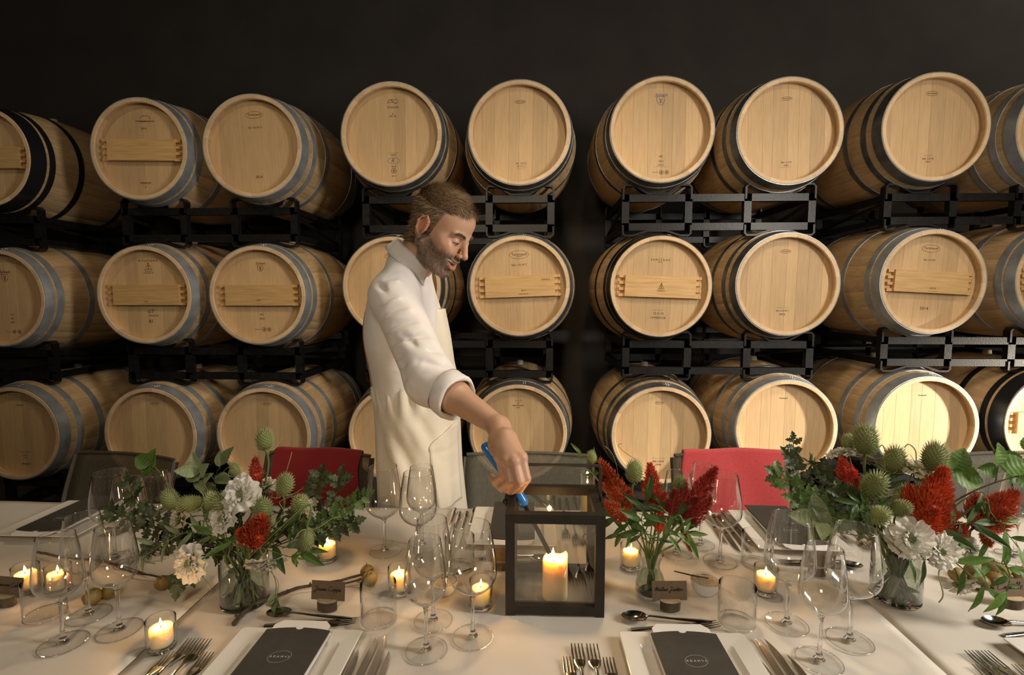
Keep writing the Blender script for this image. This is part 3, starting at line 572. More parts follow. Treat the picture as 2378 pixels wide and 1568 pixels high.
def votive(px, py, lab, s=1.0, e=.34, tall=0, Y=None):
    p = tz(px, py, TZ + .0006) if Y is None else at(px, py, Y); p.z = TZ + .0006
    v = thing('votive_candle', lab, 'candle', p, (0, 0, random.uniform(0, 6)), 'lit votive candles in glass cups')
    for n, me in (('glass_cup', VG), ('glass_base', VB), ('wax', WX), ('wick', WK)):
        o = link(n, me, v)
        if tall: o.scale = (.85, .85, tall)
    zf = .0455 if not tall else .046 * tall; f = link('flame', FL, v); f.location = (0, 0, zf); f.rotation_euler = (0, rad(random.uniform(-6, 6)), 0)
    l = lamp('candle_light', 'POINT', p + Vector((0, 0, zf + .012)), None, e, (1, .52, .17), .004); l.parent = v; l.location = (0, 0, zf + .012)
for a in [(376, 1506, 'lone votive candle near the forks and the cloth seam'), (761, 1300, 'votive candle under the hanging teasel of the first bouquet'), (928, 1375, 'votive candle beside the branch fruits and the glass cluster'),
          (1117, 1408, 'votive candle behind the wine glass next to the lantern'), (1464, 1318, 'votive candle between the lantern and the bulb vase'), (1777, 1376, 'votive candle between tumbler and the wide wine glass, near the salt bowl'),
          (62, 1373, 'votive candle by the cut-off name card at the picture edge'), (137, 1373, 'votive candle seen through a wine glass near the cut-off name card')]: votive(*a)
votive(1363, 1223, 'tall slim candle in glass behind the lantern, below its handle', tall=2.6, Y=1.42)
# ------------------------------------------------------------------ lantern
LP = tz(1288, 1433); LY0 = LP.y
LW, LD, LH = .1005, .17, .213; LX = (tz(1288, 1433)).x
Ln = thing('lantern', 'square black iron lantern with glass panes standing open-topped in mid table', 'lantern', (LX, LY0 + LD / 2, TZ + .001))
bw = .0095; hd = LD / 2
for sx in (-1, 1):
    for sy in (-1, 1): MB().box((sx * (LW - bw), sy * (hd - bw), LH / 2), (bw, bw, LH / 2)).obj('post', M['iron'], Ln, False)
for z in (LH - bw, bw + .002):
    for sy in (-1, 1): MB().box((0, sy * (hd - bw), z), (LW - 2 * bw, bw * .98, bw)).obj('frame_bar', M['iron'], Ln, False)
    for sx in (-1, 1): MB().box((sx * (LW - bw), 0, z), (bw * .98, hd - 2 * bw, bw)).obj('frame_bar', M['iron'], Ln, False)
for sy in (-1, 1): MB().box((0, sy * (hd - bw * .8), LH / 2), (LW - 2 * bw + .002, .0009, LH / 2 - 2 * bw + .002)).obj('glass_pane', M['pane'], Ln, False)
for sx in (-1, 1): MB().box((sx * (LW - bw * .8), 0, LH / 2), (.0009, hd - 2 * bw + .002, LH / 2 - 2 * bw + .002)).obj('glass_pane', M['pane'], Ln, False)
MB().box((0, 0, .006), (LW - bw * 2, hd - bw * 2, .002)).obj('floor_plate', M['lanternfloor'], Ln, False)
hz = at(1283, 1081, LY0 + LD / 2).z - TZ; hx = LW + .004
MB().tube([(-hx, 0, LH - .008), (-hx + .004, 0, LH + .012), (-hx + .004, 0, hz - .003), (-hx + .005, 0, hz), (hx - .005, 0, hz), (hx - .004, 0, hz - .003), (hx - .004, 0, LH + .012), (hx, 0, LH - .008)], .0036, 4).obj('handle', M['iron'], Ln, False)
for sx in (-1, 1): MB().ball((sx * (LW + .004), 0, LH - .010), (.007, .008, .008)).obj('pivot', M['iron'], Ln)
pc = Vector((LX + .003, LY0 + .055, TZ + .0095)); PCd = thing('pillar_candle', 'thick ivory pillar candle burning inside the lantern', 'candle', pc)
def pillar():
    n = 40; V = []; R0 = .0268
    rows = [(R0 * .97, 0), (R0, .003), (R0, .04), (R0 * 1.0, .075), (R0, .083), (R0 * .9, .0865), (R0 * .72, .083), (R0 * .4, .080), (.0005, .0795)]
    for j, (r, z) in enumerate(rows):
        for k in range(n):
            a = 2 * PI * k / n; lift = max(0, math.cos(a - .15)) ** 6 * .011 + .002 * math.sin(a * 3 + 1)
            kz = 0 if j < 3 else (.5 if j == 3 else 1 if j < 6 else .25); V.append((r * math.cos(a), r * math.sin(a), z + lift * kz))
    m_ = len(rows); Fs = [(i * n + k, i * n + (k + 1) % n, (i + 1) * n + (k + 1) % n, (i + 1) * n + k) for i in range(m_ - 1) for k in range(n)] + [tuple(range(n - 1, -1, -1))]
    return MB().add(V, Fs)
pillar().obj('wax', M['wax'], PCd, angle=None); MB().tube([(-.004, -.004, .079), (-.0045, -.0045, .089)], .0009, 5).obj('wick', M['wick'], PCd)
f = link('flame', flame_mesh(.026, .0042), PCd); f.location = (-.0045, -.0045, .086)
l = lamp('candle_light', 'POINT', (0, 0, 0), None, 1.1, (1, .55, .2), .005); l.parent = PCd; l.location = (-.0045, -.0045, .102)
# ------------------------------------------------------------------ cutlery
def fork_mesh(L=.20):
    mb = MB(); hw = .0115; mb.tube([(0, -.112, .001), (0, -.095, .0015), (0, -.05, .003), (0, .0, .007), (0, .018, .0065), (0, .026, .0042)], [.0052, .0058, .0042, .0026, .0030, .0042], 10, flat=.45, up=(0, 0, 1))
    mb.tube([(0, .022, .0048), (0, .032, .0028), (0, .040, .0016), (0, .048, .0012)], [.0042, .0088, .0112, .0115], 12, flat=.11, up=(0, 0, 1))
    for x in (-.0098, -.0033, .0033, .0098): mb.tube([(x, .045, .0012), (x, .065, .0022), (x * .98, .086, .0052)], [.0019, .0018, .0009], 6, flat=.6, up=(0, 0, 1))
    return mb.mesh('fork', True, [M['silver']], 50)
def knife_parts():
    V = []; n = 12; ys = np.linspace(0, .115, n); 
    for i, y in enumerate(ys):
        t = i / (n - 1); wl = .0125 * (1 - max(0, (t - .45) / .55) ** 2.4); V += [(-.006 + .002 * t * t, y, .0012), (-.006 + .002 * t * t, y, .0026), (-.006 + .002 * t * t + max(.0005, wl), y, .0016)]
    Fs = [(3 * i + k, 3 * i + (k + 1) % 3, 3 * i + 3 + (k + 1) % 3, 3 * i + 3 + k) for i in range(n - 1) for k in range(3)] + [(2, 1, 0), (3 * n - 3, 3 * n - 2, 3 * n - 1)]
    bl = MB().add(V, Fs).mesh('blade', False, [M['steel_blade']])
    hd_ = MB().tube([(0, .003, .003), (0, -.01, .0042), (0, -.06, .005), (0, -.105, .0045), (0, -.11, .003)], [.0045, .0048, .0062, .0068, .004], 10, flat=.6, up=(0, 0, 1)).mesh('handle', True, [M['silver']], 40)
    return bl, hd_
def spoon_parts():
    V = []; nr, na = 7, 20
    for i in range(nr):
        q = i / (nr - 1)
        for k in range(na):
            a = 2 * PI * k / na; x = .0175 * q * math.cos(a) * (1 + .12 * math.sin(a) * -1); y = .026 * q * math.sin(a); V.append((x, y + .075, .0015 + .0085 * q ** 2.2))
    Fs = [(i * na + k, i * na + (k + 1) % na, (i + 1) * na + (k + 1) % na, (i + 1) * na + k) for i in range(nr - 1) for k in range(na)]
    b_ = MB().add(V, Fs).mesh('bowl', True, [M['silver']])
    h_ = MB().tube([(0, .052, .0095), (0, .043, .0105), (0, .0, .0065), (0, -.06, .0035), (0, -.078, .003)], [.0028, .0026, .0030, .0052, .0035], 10, flat=.5, up=(0, 0, 1)).mesh('handle', True, [M['silver']], 50)
    return b_, h_
FKM = fork_mesh(); KBM, KHM = knife_parts(); SBM, SHM = spoon_parts()
def fork(x, y, rz, lab, s=1, z=0): 
    o = link('fork', FKM); o.location = (x, y, TZ + .0012 + z); o.rotation_euler = (0, 0, rz); o.scale = (s,) * 3; return tag(o, lab, 'fork', 'steel forks at the place settings')
def knife(x, y, rz, lab, s=1):
    t = thing('table_knife', lab, 'knife', (x, y, TZ + .0006), (0, 0, rz), 'steel knives at the place settings'); t.scale = (s,) * 3; link('blade', KBM, t); link('handle', KHM, t)
def spoon(x, y, rz, lab, z=0):
    t = thing('dessert_spoon', lab, 'spoon', (x, y, TZ + .0008 + z), (0, 0, rz), 'dessert spoons above the plates'); link('bowl', SBM, t); link('handle', SHM, t)
# ------------------------------------------------------------------ plates, menus, cards
def sq(h, r, n=4):
    out = []
    for cx, cy, a0 in ((1, 1, 0), (-1, 1, 90), (-1, -1, 180), (1, -1, 270)):
        for k in range(n + 1): a = rad(a0 + 90 * k / n); out.append((cx * (h - r) + r * math.cos(a), cy * (h - r) + r * math.sin(a)))
    return out
def plate_mesh():
    V = []; lay = [(.070, .0008), (.079, .002), (.084, .009), (.117, .0125), (.1175, .0140), (.116, .0150), (.086, .0115), (.081, .0052), (.0775, .0042), (.02, .0042)]
    n = None
    for h, z in lay: P = sq(h, .006 if h > .03 else .004); n = len(P); V += [(x, y, z) for x, y in P]
    Fs = [(i * n + k, i * n + (k + 1) % n, (i + 1) * n + (k + 1) % n, (i + 1) * n + k) for i in range(len(lay) - 1) for k in range(n)] + [tuple(range(n - 1, -1, -1)), tuple((len(lay) - 1) * n + k for k in range(n))]
    return MB().add(V, Fs).mesh('dinner_plate', True, [M['plate']], 30)
PLM = plate_mesh()
def menu_parts():
    hw, y0, y1 = .0605, -.135, .100; P = [(-hw, y0), (hw, y0)]
    for t in np.linspace(1, -1, 17):
        x = hw * t; y = y1 + .007 * (1 - t * t)
        if abs(x) > .0075: P.append((x, y))
        elif abs(t) < .08: P += [(.0075, y), (.0055, y - .0045), (0, y - .0062), (-.0055, y - .0045), (-.0075, y)]
    jk = MB().prism(P, 0, .0022).mesh('jacket', False, [M['menu']])
    hi = .054; Q = [(-hi, y0 + .004), (hi, y0 + .004), (hi, .118), (hi - .012, .131), (-hi + .012, .131), (-hi, .118)]
    ins = MB().prism(Q, -.0012, -.0002).mesh('insert', False, [M['paper']])
    return jk, ins
JKM, INM = menu_parts()
def napkin_mesh():
    V = []; nx, ny = 14, 24
    for j in range(ny + 1):
        for i in range(nx + 1):
            u = i / nx * 2 - 1; v = j / ny; x = u * .062; y = -.12 + .222 * v; V.append((x, y, .0045 + .003 * (1 - u ** 6) + .0008 * math.sin(u * 5 + v * 9)))
    n = nx + 1; return MB().add(V, [(j * n + i, j * n + i + 1, (j + 1) * n + i + 1, (j + 1) * n + i) for j in range(ny) for i in range(nx)]).mesh('napkin', True, [M['paper']])
NPM = napkin_mesh()
def scribble(s, w):
    """cursive handwriting as thin pen strokes; letters joined by hand-set points"""
    G = {'J': [(.1, .75), (.55, .95), (.45, .2), (.3, -.35), (0, -.3), (.25, .05), (.8, .15)], 'C': [(.75, .75), (.5, .98), (.1, .6), (.1, .15), (.45, 0), (.85, .2)], 'M': [(0, 0), (.12, .5), (.25, .95), (.3, .1), (.55, .9), (.62, .1), (.85, .6), (.85, .05), (1.1, .15)],
         'F': [(.0, .8), (.3, .98), (.95, .92), (.6, .95), (.4, .3), (.25, -.35), (.0, -.3), (.3, .35), (.75, .42), (.6, .2), (.9, .12)], 'e': [(0, .1), (.3, .3), (.3, .5), (.12, .45), (.1, .1), (.3, 0), (.5, .12)], 'n': [(0, .1), (.12, .45), (.12, 0), (.3, .42), (.42, .4), (.42, .05), (.58, .12)],
         'i': [(0, .1), (.15, .42), (.15, .05), (.3, .12)], 'o': [(0, .15), (.25, .42), (.05, .25), (.15, 0), (.35, .15), (.28, .4), (.5, .35)], 'p': [(0, .15), (.15, .45), (.1, -.4), (.16, .35), (.36, .42), (.36, .1), (.16, .05), (.5, .12)], 'a': [(0, .1), (.35, .4), (.1, .35), (.08, .05), (.3, .15), (.38, .42), (.38, .05), (.55, .12)],
         'l': [(0, .1), (.22, .6), (.25, .95), (.1, .7), (.12, .1), (.3, .1)], 's': [(0, .1), (.2, .48), (.3, .15), (.15, 0), (.05, .06), (.42, .12)], 't': [(0, .1), (.18, .8), (.14, .1), (.3, .08), (.1, .58), (.38, .6), (.3, .1), (.42, .12)], 'r': [(0, .1), (.12, .45), (.2, .36), (.32, .36), (.3, .08), (.48, .12)], 'm': [(0, .1), (.1, .42), (.1, 0), (.25, .4), (.3, .02), (.45, .4), (.5, .05), (.66, .12)]}
    mb = MB(); x = 0; runs = []
    for wd_ in s.split(' '):
        pts = []
        for ch in wd_:
            g = G[ch]; pts += [(x + p[0] + .25 * p[1], p[1]) for p in g]; x += max(p[0] for p in g) + .02
        runs.append(pts); x += .3
    k = w / x
    for pts in runs: mb.tube([(p[0] * k - w / 2, p[1] * k * 1.05 - .25 * k, 0) for p in [tuple(q)[:2] for q in spline([(a, b, 0) for a, b in pts], 4)]], .00055, 4)
    return mb.mesh('lettering', True, [M['ink']])
def card(x, y, rz, name, lab, side=1):
    t = thing('place_card', lab, 'place card', (x, y, TZ + .001), (0, 0, rz), 'name cards held in slices of branch')
    n = 18; P = [(.021 * math.cos(2 * PI * k / n), .014 * math.sin(2 * PI * k / n) * (1 if math.sin(2 * PI * k / n) > 0 else .9)) for k in range(n)]
    h = MB().prism(P, 0, .0195).mesh('holder', True, [M['bark'], M['logtop']], 40)
    for p in h.polygons:
        if p.normal.z > .9: p.material_index = 1
    link('log_holder', h, t); k = MB().box((0, .001, .037), (.0365, .0004, .0195)).obj('card', M['kraft'], t, False); k.rotation_euler = (rad(-9), 0, 0)
    if name:
        o = link('lettering', scribble(name, .062), k); o.location = (0, .0003, .0385); o.rotation_euler = (rad(90), 0, 0)
        o.scale = (1, 1, .4)
def setting(x, y, rz, who, name=None, plate=1, forks=1, knives=1, dess=1, crd=1, cardlab=None, jit=0):
    R = Matrix.Rotation(rz, 3, 'Z'); W = lambda a, b: (x + (R @ Vector((a, b, 0))).x, y + (R @ Vector((a, b, 0))).y)
    if plate:
        o = link('dinner_plate', PLM); o.location = (x, y, TZ + .0008); o.rotation_euler = (0, 0, rz + jit); tag(o, 'square white plate with a wide rim ' + who, 'plate', 'square white dinner plates')
        o = link('napkin', NPM); o.location = (x, y, TZ + .0125); o.rotation_euler = (0, 0, rz + jit); tag(o, 'folded white napkin under the menu ' + who, 'napkin', 'folded napkins under the menus')
        t = thing('menu', 'charcoal menu sleeve with a pale oval print ' + who, 'menu', (x, y, TZ + .0222), (0, 0, rz + jit), 'charcoal menus on the plates'); jk_ = link('jacket', JKM, t); link('insert', INM, t)
        me = text_mesh('ADAMVS', .0062, .0001, space=1.7); me.materials.append(M['menu_ink']); o = link('lettering', me, jk_); o.location = (0, .028, .00235)
        me = ellipse_mesh(.020, .0145, .0004, 48, .0001); me.materials.append(M['menu_ink']); o = link('printed_oval', me, jk_); o.location = (0, .028, .00235); o.rotation_euler = (0, 0, rad(12))
    if forks:
        for i, (fx, fy, s, d) in enumerate(((-.216, -.020, .92, 'outermost small fork'), (-.198, .008, 1, 'outer dinner fork'), (-.172, .008, 1, 'inner dinner fork'), (-.147, -.020, .92, 'small fork nearest the plate')), ):
            a, b = W(fx, fy); fork(a, b, rz + rad(random.uniform(-1.5, 1.5)), d + ' of four ' + who, s)
    if knives:
        for i, (fx, fy, s, d) in enumerate(((.124, -.026, .95, 'short knife nearest the plate'), (.143, .006, 1, 'second knife from the plate'), (.163, .007, 1, 'third knife from the plate'), (.182, -.028, .93, 'outermost knife')), ):
            a, b = W(fx, fy); knife(a, b, rz + rad(random.uniform(-1.5, 1.5)), d + ' of four ' + who, s)
    if dess:
        a, b = W(.0, .170); spoon(a, b, rz + rad(88), 'dessert spoon with its bowl out ' + who); a, b = W(.012, .152); fork(a, b, rz + rad(-84), 'dessert fork lying across above the plate ' + who, .9)
    if crd: a, b = W(.02, .205); card(a, b, rz if rz < 1 else rz, name, cardlab)
P1 = tz(722, 1455); P2 = tz(1572, 1463)
setting(P1.x - .003, P1.y - .146, 0, 'beside the branch end setting', None, crd=0)
setting(P2.x, P2.y - .146, rad(1), 'beside the bulb vase setting', None, crd=0)
setting(P2.x + .715, P2.y - .134, rad(2), 'at the cut-off setting below the big bouquet', None, crd=0, knives=0)
setting(-.05, 1.376, PI, 'across the table behind the lantern', None, cardlab='brown name card facing away, behind the lantern')
setting(.70, 1.378, PI - rad(2), 'across the table below the rose red towel', None, cardlab='brown name card facing away, seen through the wide wine glass')
setting(-1.33, 1.375, PI, 'across the table before the olive chair', None, knives=0, crd=0, dess=0)
for px, py, nm, lab, a in ((760, 1416, 'Jenni Coppa', 'brown name card with black script, in front of the twisted branch', -4), (1556, 1416, 'Melan Jester', 'brown name card with black script, in front of the bulb vase', 3), (2352, 1410, 'Camille', 'name card half hidden by lance leaves beside the plums', 4), (14, 1405, 'Marion Cole', 'name card cut off by the picture edge below two votives', -6)):
    p = tz(px, py)
    card(p.x, p.y, rad(a), nm.replace('C', 'C'), lab)
# ------------------------------------------------------------------ salt bowls, plums, branches
def saltbowl(px, py, lab, ang):
    p = tz(px, py); t = thing('salt_bowl', lab, 'bowl', (p.x, p.y, TZ + .0008), group='little bowls of tan salt')
    MB().lathe([(.0005, 0), (.019, 0), (.026, .008), (.031, .026), (.0318, .0285), (.0300, .0285), (.0255, .012), (.0005, .008)], 36).obj('bowl', M['bowl'], t)
    mb = MB(); V = []; n = 28
    mb.lathe([(.0294, .0245), (.024, .0285), (.016, .0318), (.008, .0328), (.0003, .0325)], n)
    mb.v = [(a + random.uniform(-.0008, .0008), b + random.uniform(-.0008, .0008), c + random.uniform(-.0012, .0012)) for a, b, c in mb.v]; mb.obj('salt', M['salt'], t)
    d = Vector((math.cos(ang), math.sin(ang), 0)); s = thing('salt_spoon', 'thin dark stick spoon resting in ' + lab, 'spoon', (p.x, p.y, TZ), group='stick spoons in the salt bowls')
    MB().tube([d * -.006 + Vector((0, 0, .033)), d * .03 + Vector((0, 0, .0345)), d * .066 + Vector((0, 0, .038))], [.0018, .0016, .0014], 8).obj('stick', M['twig'], s)
saltbowl(1637, 1376, 'white bowl of tan salt beside the script name card', rad(165)); saltbowl(1031, 1376, 'white bowl of tan salt behind the glass cluster', rad(30))
def plum(px, py, s, lab, dz=0, grp='green-brown plums lying on the cloth'):
    p = tz(px, py, TZ + s); t = thing('plum', lab, 'fruit', (p.x, p.y, TZ + s * .96 + .0006 + dz), (random.uniform(-.4, .4), random.uniform(-.4, .4), random.uniform(0, 6)), grp)
    MB().lathe([(.0003, -s * .96), (s * .35, -s * .9), (s * .75, -s * .62), (s * .98, -s * .1), (s * .95, s * .3), (s * .68, s * .72), (s * .28, s * .93), (.0008, s * .86)], 24).obj('flesh', M['fruit'], t)
    MB().tube([(0, 0, s * .84), (.001, 0, s * 1.02), (.003, .001, s * 1.15)], .0008, 5).obj('stalk', M['twig'], t)
for a in [(853, 1328, .0165, 'plum at the branch tip, farther one of the pair'), (859, 1344, .0175, 'plum at the branch tip, nearer one of the pair'), (377, 1354, .016, 'darker plum under the white flower of the first bouquet'), (409, 1344, .0145, 'paler plum under the white flower of the first bouquet'),
          (214, 1386, .018, 'green plum seen through wine glass stems'), (250, 1374, .016, 'plum behind the green one among wine glass stems'),
          (2222, 1335, .017, 'plum half behind white petals beside the cylinder vase'), (2262, 1327, .019, 'long plum at the back of the pile by lance leaves'), (2303, 1318, .019, 'topmost plum of the pile by the lance leaves'),
          (2277, 1352, .018, 'reddish plum at the front of the pile'), (2312, 1348, .019, 'yellowish plum touching the name card'), (2330, 1326, .015, 'small plum behind the yellowish one'), (2368, 1331, .016, 'plum cut by the picture edge behind the name card')]: plum(*a)
def branch(pts, r0, r1, lab, spurs=14, tw=()):
    P = [tz(x, y, TZ + z) for x, y, z in pts]; S = spline(P, 7); n = len(S); S = [p + Vector((random.uniform(-1, 1), random.uniform(-1, 1), random.uniform(-.3, .3))) * .0012 for p in S]
    t = thing('bare_branch', lab, 'branch', S[0]); o0 = S[0]; rs = [r0 + (r1 - r0) * i / (n - 1) + random.uniform(-.0004, .0004) for i in range(n)]
    MB().tube([p - o0 for p in S], rs, 8).obj('main_stem', M['twig'], t)
    for k in range(spurs):
        i = random.randrange(2, n - 1); d = Vector((random.uniform(-1, 1), random.uniform(-1, 1), random.uniform(.1, .9))).normalized() * random.uniform(.004, .010)
        MB().tube([S[i] - o0, S[i] - o0 + d], [rs[i] * .8, rs[i] * .5], 6).obj('bud_spur', M['twig'], t)
    for tp in tw: Q = spline([tz(x, y, TZ + z) for x, y, z in tp], 5); MB().tube([p - o0 for p in Q], [.0018] * (len(Q) - 1) + [.001], 6).obj('side_twig', M['twig'], t)
branch([(543, 1449, .005), (580, 1412, .009), (640, 1385, .012), (700, 1364, .012), (770, 1352, .014), (840, 1335, .020), (866, 1322, .026)], .0048, .0022, 'long knobbly bare branch running behind the script name card to two plums', 16, [((775, 1362, .006), (815, 1352, .009), (850, 1342, .02))])
branch([(88, 1282, .012), (160, 1297, .014), (235, 1303, .014), (300, 1326, .012), (360, 1338, .010), (425, 1350, .006)], .0028, .002, 'thin bare twig lying through the wine glass stems to two plums', 12, [((240, 1305, .012), (290, 1316, .008), (345, 1336, .004))])
# ------------------------------------------------------------------ plants
def leafmat(name, c0, c1, tr=.25, rough=.5):
    m = noisy(mat(name, rough=rough), c0, c1, 25, rnd=.22, bump=.12); nt = m.node_tree; b = nt.nodes['Principled BSDF']; t = nd(m, 'ShaderNodeBsdfTranslucent'); x = nd(m, 'ShaderNodeMixShader'); x.inputs[0].default_value = tr
    src = b.inputs['Base Color'].links[0].from_socket; lk(m, src, t.inputs[0]); lk(m, b.outputs[0], x.inputs[1]); lk(m, t.outputs[0], x.inputs[2]); lk(m, x.outputs[0], nt.nodes['Material Output'].inputs[0]); return m
M['oakleaf'] = leafmat('oak_leaf', (.030, .044, .014), (.064, .088, .030), .18)
M['oaklit'] = leafmat('lit_oak_leaf', (.06, .11, .025), (.12, .20, .05), .25)  # paler copy of the oak leaf; light on lit sprigs put into the colour
M['bramble'] = leafmat('bramble_leaf', (.07, .15, .02), (.14, .26, .05), .3)
M['greyleaf'] = leafmat('grey_green_leaf', (.15, .20, .09), (.27, .33, .18), .25)
M['lance'] = leafmat('lance_leaf', (.03, .07, .012), (.07, .14, .025), .25)
M['stemgreen'] = noisy(mat('green_stem', rough=.55), (.07, .10, .025), (.13, .17, .05), 30)
M['teasel'] = leafmat('teasel_green', (.17, .20, .06), (.28, .32, .11), .2, .7)
M['teaseltip'] = leafmat('teasel_spine', (.26, .29, .12), (.38, .41, .20), .2, .7)
M['petal'] = leafmat('white_petal', (.68, .66, .58), (.82, .80, .74), .35, .7)
M['petalcream'] = leafmat('cream_petal', (.62, .57, .42), (.74, .70, .56), .35, .7)
M['pinhead'] = noisy(mat('flower_centre', rough=.8), (.16, .19, .08), (.30, .33, .16), 200)
M['cel_red'] = leafmat('celosia_red', (.36, .028, .014), (.62, .085, .028), .2, .7)
M['cel_dark'] = leafmat('celosia_dark_red', (.17, .014, .012), (.36, .030, .022), .2, .7)
M['cel_orange'] = leafmat('celosia_orange', (.50, .075, .012), (.70, .15, .03), .2, .7)
M['cel_coral'] = leafmat('celosia_coral', (.62, .07, .04), (.80, .14, .08), .25, .7)
def basis(d, up=(0, 0, 1)):
    y = Vector(d).normalized(); u = Vector(up); x = y.cross(u)
    if x.length < 1e-4: x = y.cross(Vector((1, .3, 0)))
    x.normalize(); z = x.cross(y); m_ = Matrix((x, y, z)).transposed(); return m_
def zbasis(d):
    return Vector(d).to_track_quat('Z', 'Y').to_matrix()
def leaf_mesh(kind, mk, L=1.0):
    n = {'oak': 27, 'bramble': 26, 'ribbed': 26, 'lance': 9}[kind]; V = []
    for i in range(n + 1):
        t = i / n
        if kind == 'oak': w_ = .36 * math.sin(PI * min(1, t ** .75 * .96 + .03)) * (.34 + .66 * abs(math.cos(PI * (3.5 * t + .42))) ** .55) + .010
        elif kind == 'ribbed': w_ = .29 * math.sin(PI * min(1, t ** .75)) ** .9 * (1 + .05 * (i % 2 * 2 - 1)) + .006
        elif kind == 'bramble': w_ = .40 * math.sin(PI * min(1, t ** .72)) ** .85 * (1 + .07 * (i % 2 * 2 - 1)) + .006
        else: w_ = .115 * math.sin(PI * min(1, t ** .8)) ** .9 + .006
        dz = -.16 * t * t + .03
        for u in (-1, -.5, 0, .5, 1):
            V.append((w_ * u, t + (.03 * abs(u) if kind == 'oak' else 0), dz + .20 * w_ * abs(u) - (.0 if u else .02) + (.016 * math.sin(2 * PI * (t * 6.5 - abs(u) * .9)) * min(1, abs(u) * 2) if kind in ('bramble', 'ribbed') else 0) + .02 * math.sin(7 * t + 3 * u)))
    Fs = [(i * 5 + k, i * 5 + k + 1, i * 5 + 6 + k, i * 5 + 5 + k) for i in range(n) for k in range(4)]
    mb = MB().add(V, Fs); mb.tube([(0, -.12, .02), (0, 0, .01)], .012, 4); return mb.mesh('leaf', True, [M[mk]])
LM = {k: leaf_mesh(a, b) for k, (a, b) in dict(oak=('oak', 'oakleaf'), oakl=('oak', 'oaklit'), bramble=('bramble', 'bramble'), grey=('ribbed', 'greyleaf'), lance=('lance', 'lance'), lancel=('lance', 'bramble'), lanceg=('lance', 'greyleaf')).items()}
def leaf(par, o0, p, d, L, kind, up=(0, -.4, 1)):
    o = link('leaf', LM[kind], par); o.matrix_local = Matrix.Translation(Vector(p) - o0) @ basis(d, up).to_4x4() @ Matrix.Diagonal((L * random.uniform(.9, 1.15), L, L, 1)); return o
def stem(par, o0, pts, r, m='stemgreen', n=6, taper=.7, name='stem'):
    S = spline(pts, 6); k = len(S); return MB().tube([p - o0 for p in S], [r * (1 - (1 - taper) * i / (k - 1)) for i in range(k)], n).obj(name, M[m], par)
def to_vase(P, d, V, ln=.05):
    """stem way from a flower's base P through the mouth of vase V to its floor"""
    c, rm, hm, rb_ = V; a = math.atan2(P.y - c.y, P.x - c.x) + random.uniform(-.5, .5); q = random.uniform(.35, .85); mo = Vector((c.x + rm * q * math.cos(a), c.y + rm * q * math.sin(a), TZ + hm)); b = a + PI + random.uniform(-.6, .6)
    q2 = random.uniform(.3, .85); fl = Vector((c.x + rb_ * q2 * math.cos(b), c.y + rb_ * q2 * math.sin(b), TZ + .012)); d = Vector(d).normalized()
    mid = P - d * min(ln, (P - mo).length * .4); return [P, mid, mo, fl]
# teasel heads
def teasel_mesh(sp=190):
    core = MB().lathe([(.0003, -.022), (.009, -.020), (.0145, -.012), (.0165, -.002), (.0145, .010), (.009, .019), (.004, .0235), (.0003, .025)], 16); g = PI * (3 - 5 ** .5)
    for i in range(sp):
        t = (i + .5) / sp; z = -.020 + .044 * t; r = .0165 * math.sqrt(max(.02, 1 - ((z + .001) / .0255) ** 2)); a = i * g; rr = Vector((math.cos(a), math.sin(a), 0)); nrm = (rr + Vector((0, 0, z / .02))).normalized()
        b = rr * r * .95 + Vector((0, 0, z)); tip = b + nrm * random.uniform(.0055, .0085) + Vector((0, 0, .0045)); s1 = Vector((-rr.y, rr.x, 0)) * .0011; s2 = nrm.cross(s1).normalized() * .0011
        core.add([b + s1, b - s1 * .5 + s2, b - s1 * .5 - s2, tip], [(0, 1, 3), (1, 2, 3), (2, 0, 3)], 1)
    return core.mesh('seed_head', True, [M['teasel'], M['teaseltip']])
TSM = teasel_mesh(); BRC = MB().tube(spline([(0, 0, 0), (.010, 0, -.002), (.022, 0, .004), (.034, 0, .020)], 4), [.0017 * (1 - .065 * i) for i in range(13)], 5).mesh('bract', True, [M['teaseltip']])
def teasel(px, py, Y, s, d, lab, V, br=6):
    P = at(px, py, Y); Q = zbasis(d); base = P - Q @ Vector((0, 0, .022 * s)); t = thing('teasel', lab, 'flower', base, group='teasels in the bouquets')
    o = link('seed_head', TSM, t); o.matrix_local = Matrix.Translation(P - base) @ Q.to_4x4() @ Matrix.Diagonal((s, s, s, 1))
    for k in range(br):
        o = link('bract', BRC, t); o.matrix_local = Q.to_4x4() @ Matrix.Rotation(2 * PI * k / br + random.uniform(-.3, .3), 4, 'Z') @ Matrix.Rotation(random.uniform(-.2, .35), 4, 'Y') @ Matrix.Diagonal((s * random.uniform(.6, 1.1),) * 3 + (1,))
    stem(t, base, to_vase(base, d, V), .0022 * s, taper=1.1)
